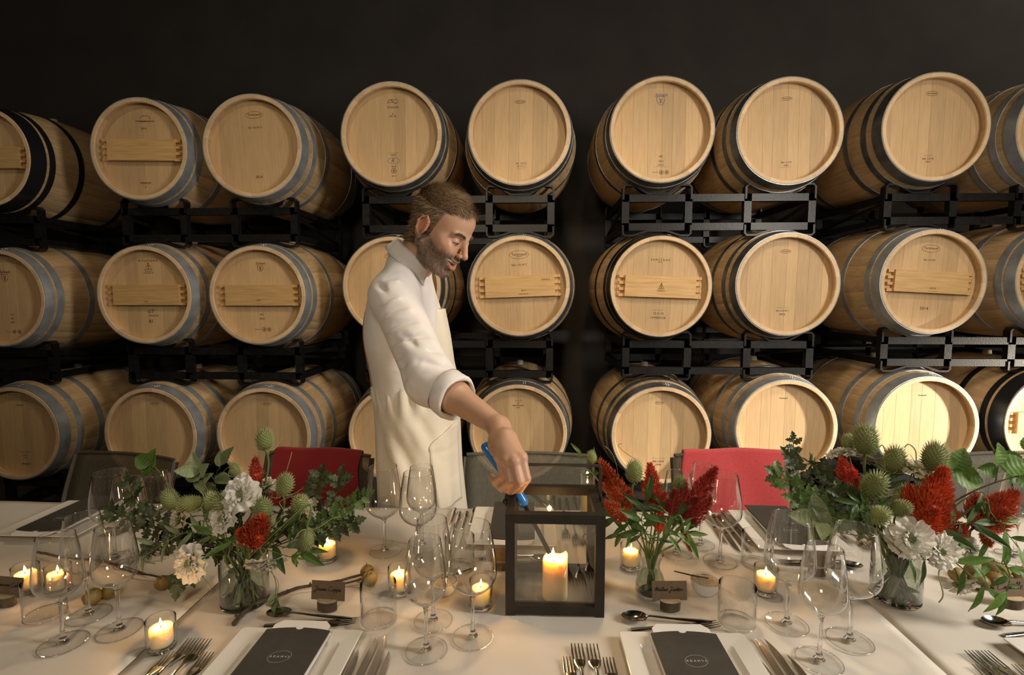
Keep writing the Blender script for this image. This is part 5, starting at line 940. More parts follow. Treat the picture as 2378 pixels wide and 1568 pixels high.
# ------------------------------------------------------------------ person: signed distance modelling + surface nets
class SDF:
    def __init__(s, lo, hi, h): s.lo = np.array(lo, np.float32); s.h = h; s.n = tuple(int(math.ceil((b - a) / h)) + 1 for a, b in zip(lo, hi)); s.D = np.full(s.n, .05, np.float32)
    def sl(s, lo, hi):
        a = [max(0, int((lo[i] - s.lo[i]) / s.h)) for i in range(3)]; b = [min(s.n[i], int((hi[i] - s.lo[i]) / s.h) + 2) for i in range(3)]
        if any(b[i] <= a[i] for i in range(3)): return None, None
        ax = [s.lo[i] + s.h * np.arange(a[i], b[i], dtype=np.float32) for i in range(3)]
        return tuple(slice(a[i], b[i]) for i in range(3)), np.meshgrid(*ax, indexing='ij', sparse=True)
    def put(s, fn, lo, hi, k=.01, op='u'):
        q, P = s.sl(lo, hi)
        if q is None: return
        d = fn(*P).astype(np.float32); D = s.D[q]
        if op == 'u': t = np.clip(.5 + .5 * (D - d) / k, 0, 1); s.D[q] = D + (d - D) * t - k * t * (1 - t)
        else: t = np.clip(.5 - .5 * (D + d) / k, 0, 1); s.D[q] = D + (-d - D) * t + k * t * (1 - t)
    def cone(s, a, b, ra, rb, k=.01, op='u'):
        a = np.array(a, float); b = np.array(b, float); m = max(ra, rb) + k + .03; ba = b - a; L2 = max(1e-9, float(ba @ ba))
        def fn(x, y, z):
            px, py, pz = x - a[0], y - a[1], z - a[2]; t = np.clip((px * ba[0] + py * ba[1] + pz * ba[2]) / L2, 0, 1)
            return np.sqrt((px - ba[0] * t) ** 2 + (py - ba[1] * t) ** 2 + (pz - ba[2] * t) ** 2) - (ra + (rb - ra) * t)
        s.put(fn, np.minimum(a, b) - m, np.maximum(a, b) + m, k, op)
    def ell(s, c, r, R=None, k=.01, op='u'):
        c = np.array(c, float); r = np.array(r, float); A = np.eye(3) if R is None else np.array(R).T; m = float(r.max()) + k + .03
        def fn(x, y, z):
            px, py, pz = x - c[0], y - c[1], z - c[2]; q = [A[i, 0] * px + A[i, 1] * py + A[i, 2] * pz for i in range(3)]
            k0 = np.sqrt((q[0] / r[0]) ** 2 + (q[1] / r[1]) ** 2 + (q[2] / r[2]) ** 2); k1 = np.sqrt((q[0] / r[0] ** 2) ** 2 + (q[1] / r[1] ** 2) ** 2 + (q[2] / r[2] ** 2) ** 2)
            return k0 * (k0 - 1) / np.maximum(k1, 1e-6)
        s.put(fn, c - m, c + m, k, op)
    def warp(s, fn, lo, hi):
        q, P = s.sl(lo, hi); s.D[q] += fn(*P).astype(np.float32)
    def mesh(s, smooth=1):
        D = s.D; B = D < 0; nx, ny, nz = s.n
        c = np.zeros((nx - 1, ny - 1, nz - 1), np.uint8)
        for i in (0, 1):
            for j in (0, 1):
                for k in (0, 1): c += B[i:nx - 1 + i, j:ny - 1 + j, k:nz - 1 + k]
        idx = np.argwhere((c > 0) & (c < 8)); n = len(idx); num = np.zeros((n, 3)); cnt = np.zeros(n); off = [(i, j, k) for i in (0, 1) for j in (0, 1) for k in (0, 1)]
        val = {o: D[idx[:, 0] + o[0], idx[:, 1] + o[1], idx[:, 2] + o[2]].astype(np.float64) for o in off}
        for a in off:
            for ax in range(3):
                if a[ax]: continue
                b = list(a); b[ax] = 1; b = tuple(b); va, vb = val[a], val[b]; m = (va < 0) != (vb < 0); t = np.where(m, va / np.where(m, va - vb, 1), 0)
                for d in range(3): num[:, d] += np.where(m, a[d] + (t if d == ax else 0), 0)
                cnt += m
        V = (idx + num / cnt[:, None]) * s.h + s.lo
        ID = np.full(c.shape, -1, np.int32); ID[idx[:, 0], idx[:, 1], idx[:, 2]] = np.arange(n); Q = []
        for ax in range(3):
            sa = [slice(None)] * 3; sb = [slice(None)] * 3; sa[ax] = slice(0, -1); sb[ax] = slice(1, None); e = np.argwhere(B[tuple(sa)] != B[tuple(sb)]); u, v = (ax + 1) % 3, (ax + 2) % 3
            e = e[(e[:, u] > 0) & (e[:, v] > 0) & (e[:, u] < s.n[u] - 1) & (e[:, v] < s.n[v] - 1)]; f = []
            for du, dv in ((1, 1), (0, 1), (0, 0), (1, 0)):
                w_ = e.copy(); w_[:, u] -= du; w_[:, v] -= dv; f.append(ID[w_[:, 0], w_[:, 1], w_[:, 2]])
            f = np.stack(f, 1); ins = B[e[:, 0], e[:, 1], e[:, 2]]; f[~ins] = f[~ins][:, ::-1]; Q.append(f)
        Q = np.concatenate(Q)
        for _ in range(smooth):
            acc = np.zeros_like(V); ct = np.zeros(n)
            for a, b in ((0, 1), (1, 2), (2, 3), (3, 0)):
                for p, q in ((a, b), (b, a)): np.add.at(acc, Q[:, p], V[Q[:, q]]); np.add.at(ct, Q[:, p], 1)
            V = V * .5 + .5 * acc / np.maximum(ct, 1)[:, None]
        return V, Q
def big_mesh(name, V, Q, mats, par=None, org=(0, 0, 0), keep=None):
    if keep is not None:
        ok = keep[Q].all(1); Q = Q[ok]; used = np.unique(Q); mp = np.full(len(V), -1); mp[used] = np.arange(len(used)); V = V[used]; Q = mp[Q]
    me = bpy.data.meshes.new(name); me.from_pydata((V - np.array(org)).tolist(), [], Q.tolist()); me.polygons.foreach_set('use_smooth', [True] * len(me.polygons))
    for m_ in mats: me.materials.append(m_)
    return link(name, me, par), V, Q
def attr(o, name, vals):
    a = o.data.attributes.new(name, 'FLOAT', 'POINT'); a.data.foreach_set('value', np.asarray(vals, np.float32))
N3 = lambda v: np.array(v, float)
# --- skeleton in the world
EAR = at(979, 531, 1.435); pit, yaw = rad(33), rad(20)
hf = Vector((math.cos(pit) * math.cos(yaw), -math.cos(pit) * math.sin(yaw), -math.sin(pit))); hu = Vector((math.sin(pit) * math.cos(yaw), -math.sin(pit) * math.sin(yaw), math.cos(pit))); hl = hu.cross(hf)
HR = np.array(Matrix((hf, hl, hu)).transposed()); HO = N3(EAR) - HR @ N3((-.010, -.077, -.004))
Hd = lambda x, y, z: HO + HR @ N3((x, y, z))
Sh = N3(at(913, 688, 1.47)); El = N3(at(1000, 884, 1.335)); Wr = N3(at(1160, 992, 1.165)); C7 = N3(at(938, 606, 1.60))
ShL = Sh + N3((-.015, .335, .0)); ElL = N3((-.44, 1.905, 1.12)); WrL = N3((-.40, 1.90, .88))
Ch = N3(at(937, 770, 1.645)); Be = N3(at(952, 900, 1.69)); Pe = N3(at(966, 1000, 1.71))
tyaw = rad(2); TR = np.array(Matrix.Rotation(-tyaw, 3, 'Z'))      # torso axes: x forward, y to his other side
# --- body
G = SDF((-.62, 1.00, .0), (.06, 1.95, 1.74), .0026)
def hell(c, r, k=.008, op='u', rz=None):
    R = HR if rz is None else HR @ np.array(rz); G.ell(Hd(*c), r, R, k, op)
def hcone(a, b, ra, rb, k=.006, op='u'): G.cone(Hd(*a), Hd(*b), ra, rb, k, op)
hell((-.014, 0, .052), (.090, .073, .084)); hell((.030, 0, .000), (.058, .058, .088), .02); hell((.040, 0, .058), (.045, .058, .048), .02)
for s in (-1, 1):
    hcone((-.004, s * .054, -.040), (.060, s * .020, -.088), .018, .015, .02); hell((.056, s * .044, -.010), (.026, .019, .020), .02); hell((.074, s * .033, -.022), (.018, .016, .017), .014)
    hcone((.082, s * .012, .031), (.074, s * .044, .030), .0085, .007, .012)
hell((.073, 0, -.090), (.018, .022, .016), .015); hell((.070, 0, -.048), (.028, .033, .028), .015)
for s in (-1, 1): hell((.092, s * .031, .013), (.014, .017, .0105), .010, 's'); hell((.0745, s * .031, .011), (.0130, .0145, .0125), .003)
hcone((.0885, 0, .024), (.1085, 0, -.012), .0082, .0094, .012); hell((.1135, 0, -.0175), (.0088, .0088, .0078), .006)
for s in (-1, 1): hell((.100, s * .0120, -.022), (.0095, .0062, .007), .005); hell((.104, s * .0072, -.029), (.005, .0032, .0035), .003, 's')
# smile: cheek crease, lips, mouth opening
for s in (-1, 1): hcone((.098, s * .020, -.024), (.083, s * .0335, -.052), .0026, .0026, .006, 's')
ml = [(.0985, 0, -.0435), (.096, -.012, -.0425), (.088, -.023, -.040), (.0775, -.031, -.036)]; ll = [(.0965, 0, -.0665), (.094, -.012, -.0645), (.087, -.022, -.054), (.0775, -.031, -.038)]
for L_ in (ml, ll):
    for s in (1, -1):
        for i in range(3): a, b = L_[i], L_[i + 1]; hcone((a[0], a[1] * s, a[2]), (b[0], b[1] * s, b[2]), .0042 - .0007 * i, .0037 - .0007 * i, .004)
for s in (1, -1):
    for x, y, z, r in ((.100, 0, -.0535, .0085), (.098, -.010, -.052, .0078), (.091, -.019, -.047, .0052), (.084, -.026, -.042, .0032)): hell((x, y * s, z), (.013, .0085, r), .002, 's')
# ears
for s in (-1, 1):
    rz = Matrix.Rotation(rad(14), 3, 'Y') @ Matrix.Rotation(rad(s * 12), 3, 'Z')
    hell((-.012, s * .0775, .004), (.0185, .0075, .0315), .005, 'u', rz); hell((-.008, s * .0850, .002), (.0085, .0045, .0165), .004, 's', rz)
    pts = [(.004, -.004), (.003, .018), (-.008, .031), (-.022, .026), (-.027, .010), (-.023, -.010), (-.012, -.024)]
    for i in range(len(pts) - 1): hcone((pts[i][0], s * (.0815 - .12 * pts[i][0]), pts[i][1] + .004), (pts[i + 1][0], s * (.0815 - .12 * pts[i + 1][0]), pts[i + 1][1] + .004), .0030, .0030, .005)
    hell((-.008, s * .079, -.026), (.007, .0045, .008), .004)
# neck, torso, arms
G.cone(Hd(-.030, 0, -.030), C7 + N3((.03, 0, -.01)), .052, .060, .03); G.cone(Hd(.020, 0, -.055), C7 + N3((.045, -.01, -.02)), .030, .034, .03)
G.cone(Sh, ShL, .052, .052, .03); G.ell(Ch, (.100, .155, .19), TR, .04); G.ell(Be, (.090, .135, .17), TR, .05); G.ell(Pe, (.095, .150, .13), TR, .05)
G.cone(Sh, El, .050, .043, .02); G.cone(El, El + (Wr - El) * .35, .041, .042, .02); G.cone(El + (Wr - El) * .3, Wr, .0415, .0235, .02)
G.cone(ShL, ElL, .050, .042, .02); G.cone(ElL, WrL, .041, .028, .02)
for s in (-1, 1):
    hp = Pe + TR @ N3((0, s * .085, -.05)); kn = N3((hp[0] + .01, hp[1], .50)); an = N3((hp[0] - .01, hp[1], .09)); G.cone(hp, kn, .082, .055, .03); G.cone(kn, an, .054, .036, .02); G.cone(an, an + N3((.13, -.03, -.055)), .036, .026, .02)
# left hand, relaxed
hd_ = (WrL - ElL) / np.linalg.norm(WrL - ElL); G.ell(WrL + hd_ * .055, (.020, .040, .050), None, .015)
for k in range(4): a = WrL + hd_ * .095 + N3((0, -.030 + .020 * k, 0)); b = a + hd_ * .038 + N3((.006, 0, 0)); c = b + hd_ * .030 + N3((.016, 0, 0)); G.cone(a, b, .0092, .0085, .006); G.cone(b, c, .0085, .007, .003)
a = WrL + hd_ * .03 + N3((.01, -.035, 0)); G.cone(a, a + hd_ * .04 + N3((.015, -.018, 0)), .011, .009, .008); G.cone(a + hd_ * .04 + N3((.015, -.018, 0)), a + hd_ * .068 + N3((.024, -.014, 0)), .009, .0075, .003)
# right hand closed round the lighter
LA = N3(at(1130, 1040, 1.135)); LB = N3(at(1218, 1172, 1.105)); lx = (LB - LA) / np.linalg.norm(LB - LA)      # lighter handle axis
def W(px, py, Y): return N3(at(px, py, Y))
KN = [W(1211, 1062, 1.075), W(1194, 1071, 1.066), W(1176, 1069, 1.072), W(1160, 1060, 1.088)]
G.cone(Wr, W(1182, 1040, 1.105), .0215, .024, .014); G.cone(Wr, W(1172, 1040, 1.10), .021, .022, .014); G.cone(Wr + N3((-.006, 0, 0)), W(1164, 1040, 1.105), .020, .020, .014)
for k in KN: G.cone(W(1175, 1022, 1.115), k, .020, .0125, .012)
for k in KN: G.ell(k, (.0128, .0128, .0115), None, .006)
PIP = [W(1222, 1112, 1.060), W(1206, 1120, 1.050), W(1186, 1118, 1.056), W(1168, 1106, 1.072)]
DIP = [W(1206, 1136, 1.078), W(1186, 1139, 1.072), W(1166, 1134, 1.078), W(1150, 1119, 1.092)]
TIP = [W(1186, 1137, 1.098), W(1166, 1132, 1.094), W(1150, 1122, 1.100), W(1141, 1107, 1.110)]
for k, r in zip(range(4), (.0108, .0110, .0104, .0092)):
    G.cone(KN[k], PIP[k], r * 1.06, r, .004); G.cone(PIP[k], DIP[k], r, r * .92, .002); G.cone(DIP[k], TIP[k], r * .92, r * .8, .002)
TH = [W(1152, 1030, 1.125), W(1150, 1062, 1.135), W(1166, 1090, 1.140), W(1186, 1108, 1.138)]
G.cone(TH[0], TH[1], .019, .0135, .012); G.cone(TH[1], TH[2], .0132, .0112, .005); G.cone(TH[2], TH[3], .0112, .0088, .003)
for a, b in ((Wr, KN[0]), (Wr, KN[1]), (Wr, KN[2]), (Wr, KN[3])):            # tendons
    p = a + (b - a) * .25 + N3((0, -.023, .006)); G.cone(p, b + N3((0, -.006, .004)), .0035, .004, .006)
V, Q = G.mesh(1); L = (V - HO) @ HR; lx_, ly_, lz_ = L[:, 0], L[:, 1], L[:, 2]; al = np.abs(ly_)
near = (np.abs(lx_) < .14) & (al < .1) & (lz_ > -.13) & (lz_ < .16)
ss = lambda e0, e1, x: np.clip((x - e0) / (e1 - e0), 0, 1) ** 2 * (3 - 2 * np.clip((x - e0) / (e1 - e0), 0, 1))
jawl = ss(-.012, -.040, lz_ - .25 * np.clip(.06 - lx_, 0, .08) + .0)             # below the cheek line, rising toward the ear
beard = near * jawl * ss(-.022, -.004, lx_) * ss(-.128, -.100, lz_) * (1 - ss(.030, .016, al) * ss(.098, .104, lx_) * 0)
must = near * np.exp(-((lz_ + .035) / .006) ** 2) * (al < .032) * (lx_ > .075)
lips = near * np.clip(np.exp(-((lz_ + .0435 - .12 * np.maximum(al - .01, 0)) / .0035) ** 2) * .5 + np.exp(-((lz_ + .0635 - .5 * np.maximum(al - .008, 0)) / .005) ** 2), 0, 1) * (al < .030) * ss(.080, .090, lx_)
beard = np.clip(np.maximum(beard, must * .9), 0, 1) * (1 - .9 * np.clip(lips * 1.4, 0, 1))
red = near * np.clip(np.exp(-((al - .078) / .010) ** 2) * (lx_ < .02) * .9 + np.exp(-((lx_ - .112) / .012) ** 2) * .5 + np.exp(-(((lx_ - .07) / .02) ** 2 + ((al - .042) / .018) ** 2 + ((lz_ + .015) / .02) ** 2)) * .5, 0, 1)
dW = np.linalg.norm(V - TIP[0], axis=1)
for p in PIP + KN + TIP: red = np.maximum(red, .45 * np.exp(-(np.linalg.norm(V - p, axis=1) / .012) ** 2))
def hair_mask(x, y, z):
    a = np.abs(y); top = ss(-.002, .005, z - np.where(x > .024, .062 + .62 * (x - .024) + .25 * np.clip(.02 - a, 0, 1), .058)); side = ss(.003, -.003, x - (.014 + .24 * (z - .01))) * ss(-.030, -.012, z); back = ss(-.016, -.026, x) * ss(-.066, -.050, z + .2 * np.clip(-x - .05, 0, 1))
    ear = np.exp(-(((x + .010) / .025) ** 2 + ((z - .002) / .034) ** 2) ** 2) * (a > .064)
    return np.clip(np.maximum.reduce([top, side, back]), 0, 1) * (1 - np.clip(ear * 1.5, 0, 1))
hm = hair_mask(lx_, ly_, lz_) * near
m = mat('skin', (.55, .30, .19), .48); nt = m.node_tree; b_ = nt.nodes['Principled BSDF']; b_.inputs['Subsurface Weight'].default_value = .12; b_.inputs['Subsurface Radius'].default_value = (1, .35, .2); b_.inputs['Subsurface Scale'].default_value = .006
def mixc(m, prev, an, col, f=1.0):
    a = nd(m, 'ShaderNodeAttribute', attribute_name=an); mu = nd(m, 'ShaderNodeMath', operation='MULTIPLY'); mu.inputs[1].default_value = f; x = nd(m, 'ShaderNodeMix', data_type='RGBA'); lk(m, a.outputs['Fac'], mu.inputs[0]); lk(m, mu.outputs[0], x.inputs[0])
    if isinstance(prev, tuple): x.inputs[6].default_value = (*prev, 1)
    else: lk(m, prev, x.inputs[6])
    x.inputs[7].default_value = (*col, 1); return x.outputs[2]
c_ = mixc(m, (.52, .31, .205), 'red', (.58, .19, .11), .75); c_ = mixc(m, c_, 'lips', (.50, .17, .13), .8); c_ = mixc(m, c_, 'beard', (.14, .095, .065), .72); c_ = mixc(m, c_, 'hairroot', (.10, .062, .036), .9)
lk(m, c_, b_.inputs['Base Color']); tc = nd(m, 'ShaderNodeTexCoord'); nz = nd(m, 'ShaderNodeTexNoise'); nz.inputs['Scale'].default_value = 220; bp = nd(m, 'ShaderNodeBump'); bp.inputs['Strength'].default_value = .12; bp.inputs['Distance'].default_value = .001
lk(m, tc.outputs['Object'], nz.inputs[0]); lk(m, nz.outputs[0], bp.inputs['Height']); lk(m, bp.outputs[0], b_.inputs['Normal']); M['skin'] = m
PO = (float(Pe[0]), float(Pe[1]), 0)
person = thing('person', 'bearded man in white shirt and cream apron lighting the lantern candle', 'person', PO)
body, V, Q = big_mesh('body', V, Q, [M['skin']], person, PO)
for n_, v_ in (('red', red), ('lips', lips), ('beard', beard), ('hairroot', hm)): attr(body, n_, v_)
# normals for hair growth
me = body.data; NV = np.zeros(len(V) * 3, np.float32); me.vertices.foreach_get('normal', NV) if False else None
VN = np.empty(len(V) * 3, np.float32); me.vertex_normals.foreach_get('vector', VN); VN = VN.reshape(-1, 3)
# --- hair and beard strands
def strands(name, W_, n, length, wid, flow, cols, lift=.35, seed=3, curl=.3):
    r_ = np.random.default_rng(seed); idx = np.flatnonzero(W_ > .25); idx = r_.choice(idx, n, p=W_[idx] / W_[idx].sum()); P = V[idx] + r_.normal(0, .0012, (n, 3)); Nn = VN[idx]; Lc = (P - HO) @ HR
    F = np.array([flow(*q) for q in Lc]) @ HR.T; F -= (F * Nn).sum(1)[:, None] * Nn; F /= np.maximum(1e-6, np.linalg.norm(F, axis=1))[:, None]; F = F + r_.normal(0, curl, (n, 3))
    ln = length * r_.uniform(.6, 1.25, n)[:, None]; S = np.cross(Nn, F); S /= np.maximum(1e-6, np.linalg.norm(S, axis=1))[:, None]; S = S * wid; D1 = F + Nn * lift; D1 /= np.linalg.norm(D1, axis=1)[:, None]
    A = P - Nn * .001; B = P + D1 * ln * .5; C_ = B + (F * .95 - Nn * .05 * 0 + Nn * lift * .25) / 1.1 * ln * .5
    Vv = np.stack([A - S, A + S, B - S * .8 + Nn * wid * .5, B + S * .8 + Nn * wid * .5, C_], 1).reshape(-1, 3) - np.array(PO); base = np.arange(n)[:, None] * 5
    Fs = np.concatenate([base + np.array([[0, 1, 3, 2]])]).tolist() + (base + np.array([[2, 3, 4]])).tolist()
    me_ = bpy.data.meshes.new(name); me_.from_pydata(Vv.tolist(), [], Fs); me_.polygons.foreach_set('use_smooth', [True] * len(me_.polygons))
    for c in cols: me_.materials.append(M[c])
    me_.polygons.foreach_set('material_index', np.concatenate([r_.permutation(np.arange(n) % len(cols))] * 2).astype(np.int32)); o = link(name, me_, person); o['kind'] = 'stuff'; return o
for k, c in dict(hair_a=(.085, .050, .026), hair_b=(.17, .108, .058), hair_c=(.32, .22, .13), beard_a=(.07, .046, .030), beard_b=(.17, .125, .09), beard_c=(.34, .30, .26)).items(): M[k] = mat(k, c, .6, 0, .3)
strands('hair', hm, 17000, .023, .00042, lambda x, y, z: (.55 if z > .07 else -.25, .10 * np.sign(y) + .25 * math.sin(x * 90), -.25 if z < .07 else .12), ('hair_a', 'hair_b', 'hair_b', 'hair_c'), .42, 3, .26)
strands('beard', beard * (al < .09), 8000, .0065, .00026, lambda x, y, z: (.3, 0, -1), ('beard_a', 'beard_b', 'beard_a', 'beard_c'), .5, 4, .3)
bw_ = near * np.exp(-((lz_ - .0355 + .0022 * ((al - .030) / .012) ** 2) / .0030) ** 2) * (al > .011) * ss(.054, .040, al) * (lx_ > .050); strands('eyebrow', bw_, 700, .010, .00030, lambda x, y, z: (.1, np.sign(y), .15), ('beard_a', 'hair_b'), .3, 5, .2)
# --- eyes, teeth
M['eye'] = mat('eye_white', (.36, .31, .27), .25); M['iris'] = mat('iris', (.02, .015, .012), .15); M['teeth'] = mat('teeth', (.78, .72, .60), .25); M['mouth'] = mat('mouth_dark', (.09, .02, .015), .5)
HM = Matrix.Translation(Vector(HO) - Vector(PO)) @ Matrix(HR.tolist()).to_4x4()
for s in (-1, 1):
    sl_ = MB().ball((.0768, s * .031, .0085), (.0118, .0118, .0044), 14, 8).ball((.0875, s * .0315, .0082), (.0020, .0042, .0030), 10, 6, 1); o = sl_.obj('eye', [M['eye'], M['iris']], person, angle=None); o.matrix_local = HM
    o = MB().tube(spline([(.0800, s * .0165, .0095), (.0880, s * .024, .0112), (.0880, s * .034, .0112), (.0800, s * .0445, .0085)], 4), [.0006] + [.0013] * 11 + [.0006], 5).obj('eyelash', M['beard_a'], person); o.matrix_local = HM
mb = MB()
for k in range(-5, 6):
    a = k * .0062; x = .0915 - a * a * 13; mb.box((x, a, -.0480 + abs(a) * .18), (.0022, .0029, .0042 - abs(k) * .0003), M=Matrix.Translation((x, a, 0)) @ Matrix.Rotation(-k * .13, 4, 'Z') @ Matrix.Translation((-x, -a, 0)))
o = mb.obj('teeth', M['teeth'], person, angle=30); o.matrix_local = HM
mb = MB().ball((.082, 0, -.052), (.010, .024, .011), 14, 8); o = mb.obj('mouth_cavity', M['mouth'], person, angle=None); o.matrix_local = HM
# --- shirt
def cloth_mat(name, c0, c1, sc, bs, rough=.75):
    m = mat(name, c0, rough); b = m.node_tree.nodes['Principled BSDF']; b.inputs['Sheen Weight'].default_value = .15; noisy(m, c0, c1, sc, bump=.18, bscale=bs)
    old = b.inputs['Normal'].links[0].from_socket; tc = nd(m, 'ShaderNodeTexCoord'); nz = nd(m, 'ShaderNodeTexNoise'); nz.inputs['Scale'].default_value = 13; nz.inputs['Detail'].default_value = 1; nz.inputs['Distortion'].default_value = .7; bp = nd(m, 'ShaderNodeBump'); bp.inputs['Strength'].default_value = .38; bp.inputs['Distance'].default_value = .012
    lk(m, tc.outputs['Object'], nz.inputs[0]); lk(m, nz.outputs[0], bp.inputs['Height']); lk(m, old, bp.inputs['Normal']); lk(m, bp.outputs[0], b.inputs['Normal']); return m
M['shirt'] = cloth_mat('white_cotton_shirt', (.74, .70, .68), (.80, .77, .75), 4, 900); M['canvas'] = cloth_mat('cream_canvas_apron', (.70, .64, .52), (.78, .73, .61), 5, 600)
M['trouser'] = cloth_mat('dark_trousers', (.012, .012, .014), (.02, .02, .022), 6, 500); M['leather'] = mat('tan_leather', (.28, .15, .06), .5); M['brass'] = mat('brass_ring', (.55, .40, .18), .3, 1); M['shoe'] = mat('black_shoe', (.015, .013, .012), .35)
S = SDF((-.66, 1.18, .86), (-.08, 2.0, 1.56), .0036)
S.cone(Sh + N3((.012, .04, -.006)), ShL, .058, .060, .03); S.ell(Ch, (.118, .172, .20), TR, .05); S.ell(Be + N3((-.004, 0, 0)), (.106, .150, .18), TR, .06); S.ell(Pe + N3((0, 0, .03)), (.100, .142, .10), TR, .05)
S.cone(C7 + N3((.022, 0, -.012)), Ch + N3((.0, 0, .10)), .062, .09, .05); S.cone(C7 + N3((.01, -.05, -.015)), Sh, .046, .056, .04); S.cone(C7 + N3((.01, .05, -.015)), ShL, .05, .06, .04)
CU = El + (Wr - El) * .38; ad = (El - Sh) / np.linalg.norm(El - Sh); fd = (Wr - El) / np.linalg.norm(Wr - El)
S.cone(Sh, El + fd * .0, .068, .064, .035); S.cone(El, CU - fd * .012, .064, .054, .03); S.cone(ShL, ElL, .068, .058, .03); S.cone(ElL, ElL + (WrL - ElL) * .8, .056, .042, .02)
# folds: ridges and valleys that run across the sleeve and fan from the armpit and the waist
def fold(a, b, r, dep, sgn):
    a = N3(a); b = N3(b); ba = b - a; L2 = float(ba @ ba)
    def fn(x, y, z):
        px, py, pz = x - a[0], y - a[1], z - a[2]; t = (px * ba[0] + py * ba[1] + pz * ba[2]) / L2; tc_ = np.clip(t, 0, 1); d2 = (px - ba[0] * tc_) ** 2 + (py - ba[1] * tc_) ** 2 + (pz - ba[2] * tc_) ** 2
        return sgn * dep * np.exp(-d2 / (r * r)) * (.35 + .65 * np.sin(PI * np.clip(tc_, .02, .98)))
    S.warp(fn, np.minimum(a, b) - 3 * r, np.maximum(a, b) + 3 * r)
rr_ = random.Random(11)
F_ = lambda x0, y0, x1, y1, Y, r=.012, d=.0135, s=1: (fold(at(x0, y0, Y), at(x1, y1, Y), r, d, s), fold(N3(at(x0 + 5, y0 + 11, Y)), N3(at(x1 + 5, y1 + 11, Y)), r * .8, d * .7, -s))
for a in [(880, 700, 965, 655, 1.38), (890, 730, 980, 690, 1.37), (900, 765, 985, 735, 1.355), (905, 800, 1010, 775, 1.345), (920, 830, 1025, 815, 1.33), (930, 850, 1045, 850, 1.315), (950, 880, 1070, 885, 1.30), (960, 905, 1060, 930, 1.29), (935, 780, 1000, 840, 1.33), (985, 760, 1040, 830, 1.32), (975, 840, 1090, 880, 1.29), (900, 645, 955, 622, 1.41), (870, 655, 905, 690, 1.41)]: F_(*a)
for a in [(855, 720, 905, 905, 1.46), (880, 760, 925, 900, 1.455), (900, 800, 955, 900, 1.45), (868, 860, 940, 905, 1.46), (925, 830, 965, 895, 1.45), (1000, 690, 1025, 770, 1.5)]: F_(*a, .014, .010)
V2_, Q2 = S.mesh(1)
cz = (V2_ - N3(C7)) ; dh = np.linalg.norm(V2_ - (C7 + N3((.03, -.01, .035))), axis=1); keep = (V2_[:, 2] > .90) & (dh > .055)
cut = ((V2_ - CU) @ fd) < .004; far_arm = (np.linalg.norm(V2_ - El, axis=1) > .20) | cut; keep &= far_arm; kl = (ElL + (WrL - ElL) * .78); keep &= ~((((V2_ - kl) @ hd_) > 0) & (np.linalg.norm(V2_ - kl, axis=1) < .10))
shirt, _, _ = big_mesh('shirt', V2_, Q2, [M['shirt']], person, PO, keep)
# rolled cuff
def ringpts(c, ax, r, n=28, seed=0, wob=.0):
    u = np.cross(ax, N3((0, 0, 1))); u /= np.linalg.norm(u); v = np.cross(ax, u); r_ = np.random.default_rng(seed); ph = r_.uniform(0, 6, 3)
    return [c + (u * math.cos(a) + v * math.sin(a)) * (r + wob * (math.sin(2 * a + ph[0]) + .7 * math.sin(5 * a + ph[1]))) + ax * wob * math.sin(3 * a + ph[2]) for a in np.linspace(0, 2 * PI, n, endpoint=False)]
rows = [(-.030, .054), (-.034, .0595), (-.022, .0635), (-.004, .0640), (.010, .0610), (.016, .0560), (.012, .0515), (.0, .050)]
Vc = []; n = 28
for j, (o_, r) in enumerate(rows): Vc += [p - N3(PO) for p in ringpts(CU + fd * o_, fd, r, n, 5 + j // 2, .0022)]
MB().add(Vc, [(j * n + k, j * n + (k + 1) % n, (j + 1) * n + (k + 1) % n, (j + 1) * n + k) for j in range(len(rows) - 1) for k in range(n)]).obj('rolled_cuff', M['shirt'], shirt, angle=None)
# collar: a band round the neck and a folded leaf
cc = N3(at(950, 603, 1.565)); cax = N3((.60, -.10, .79)); cax /= np.linalg.norm(cax); cx_ = TR @ N3((1, 0, 0)); cx_ -= cax * (cx_ @ cax); cx_ /= np.linalg.norm(cx_); cy_ = np.cross(cax, cx_)
Vc = []; n = 40
for j, (h, r, sp) in enumerate(((-.020, .064, 0), (.010, .062, 0), (.030, .061, 0), (.034, .063, .0), (.026, .067, .0), (.006, .073, .0), (-.010, .079, .0))):
    for k in range(n + 1):
        a = rad(14) + (2 * PI - rad(28)) * k / n; fr = max(0, math.cos(a)) ** 2; rr2 = r * (1 + .10 * fr); hh = h - .008 * fr - (.022 * max(0, math.cos(a)) ** 6 if j >= 5 else 0); Vc.append(cc + cx_ * math.cos(a) * rr2 + cy_ * math.sin(a) * rr2 * .98 + cax * hh - N3(PO))
o = MB().add(Vc, [(j * (n + 1) + k, j * (n + 1) + k + 1, (j + 1) * (n + 1) + k + 1, (j + 1) * (n + 1) + k) for j in range(6) for k in range(n)]).obj('collar', M['shirt'], shirt, angle=None); so = o.modifiers.new('s', 'SOLIDIFY'); so.thickness = .0018
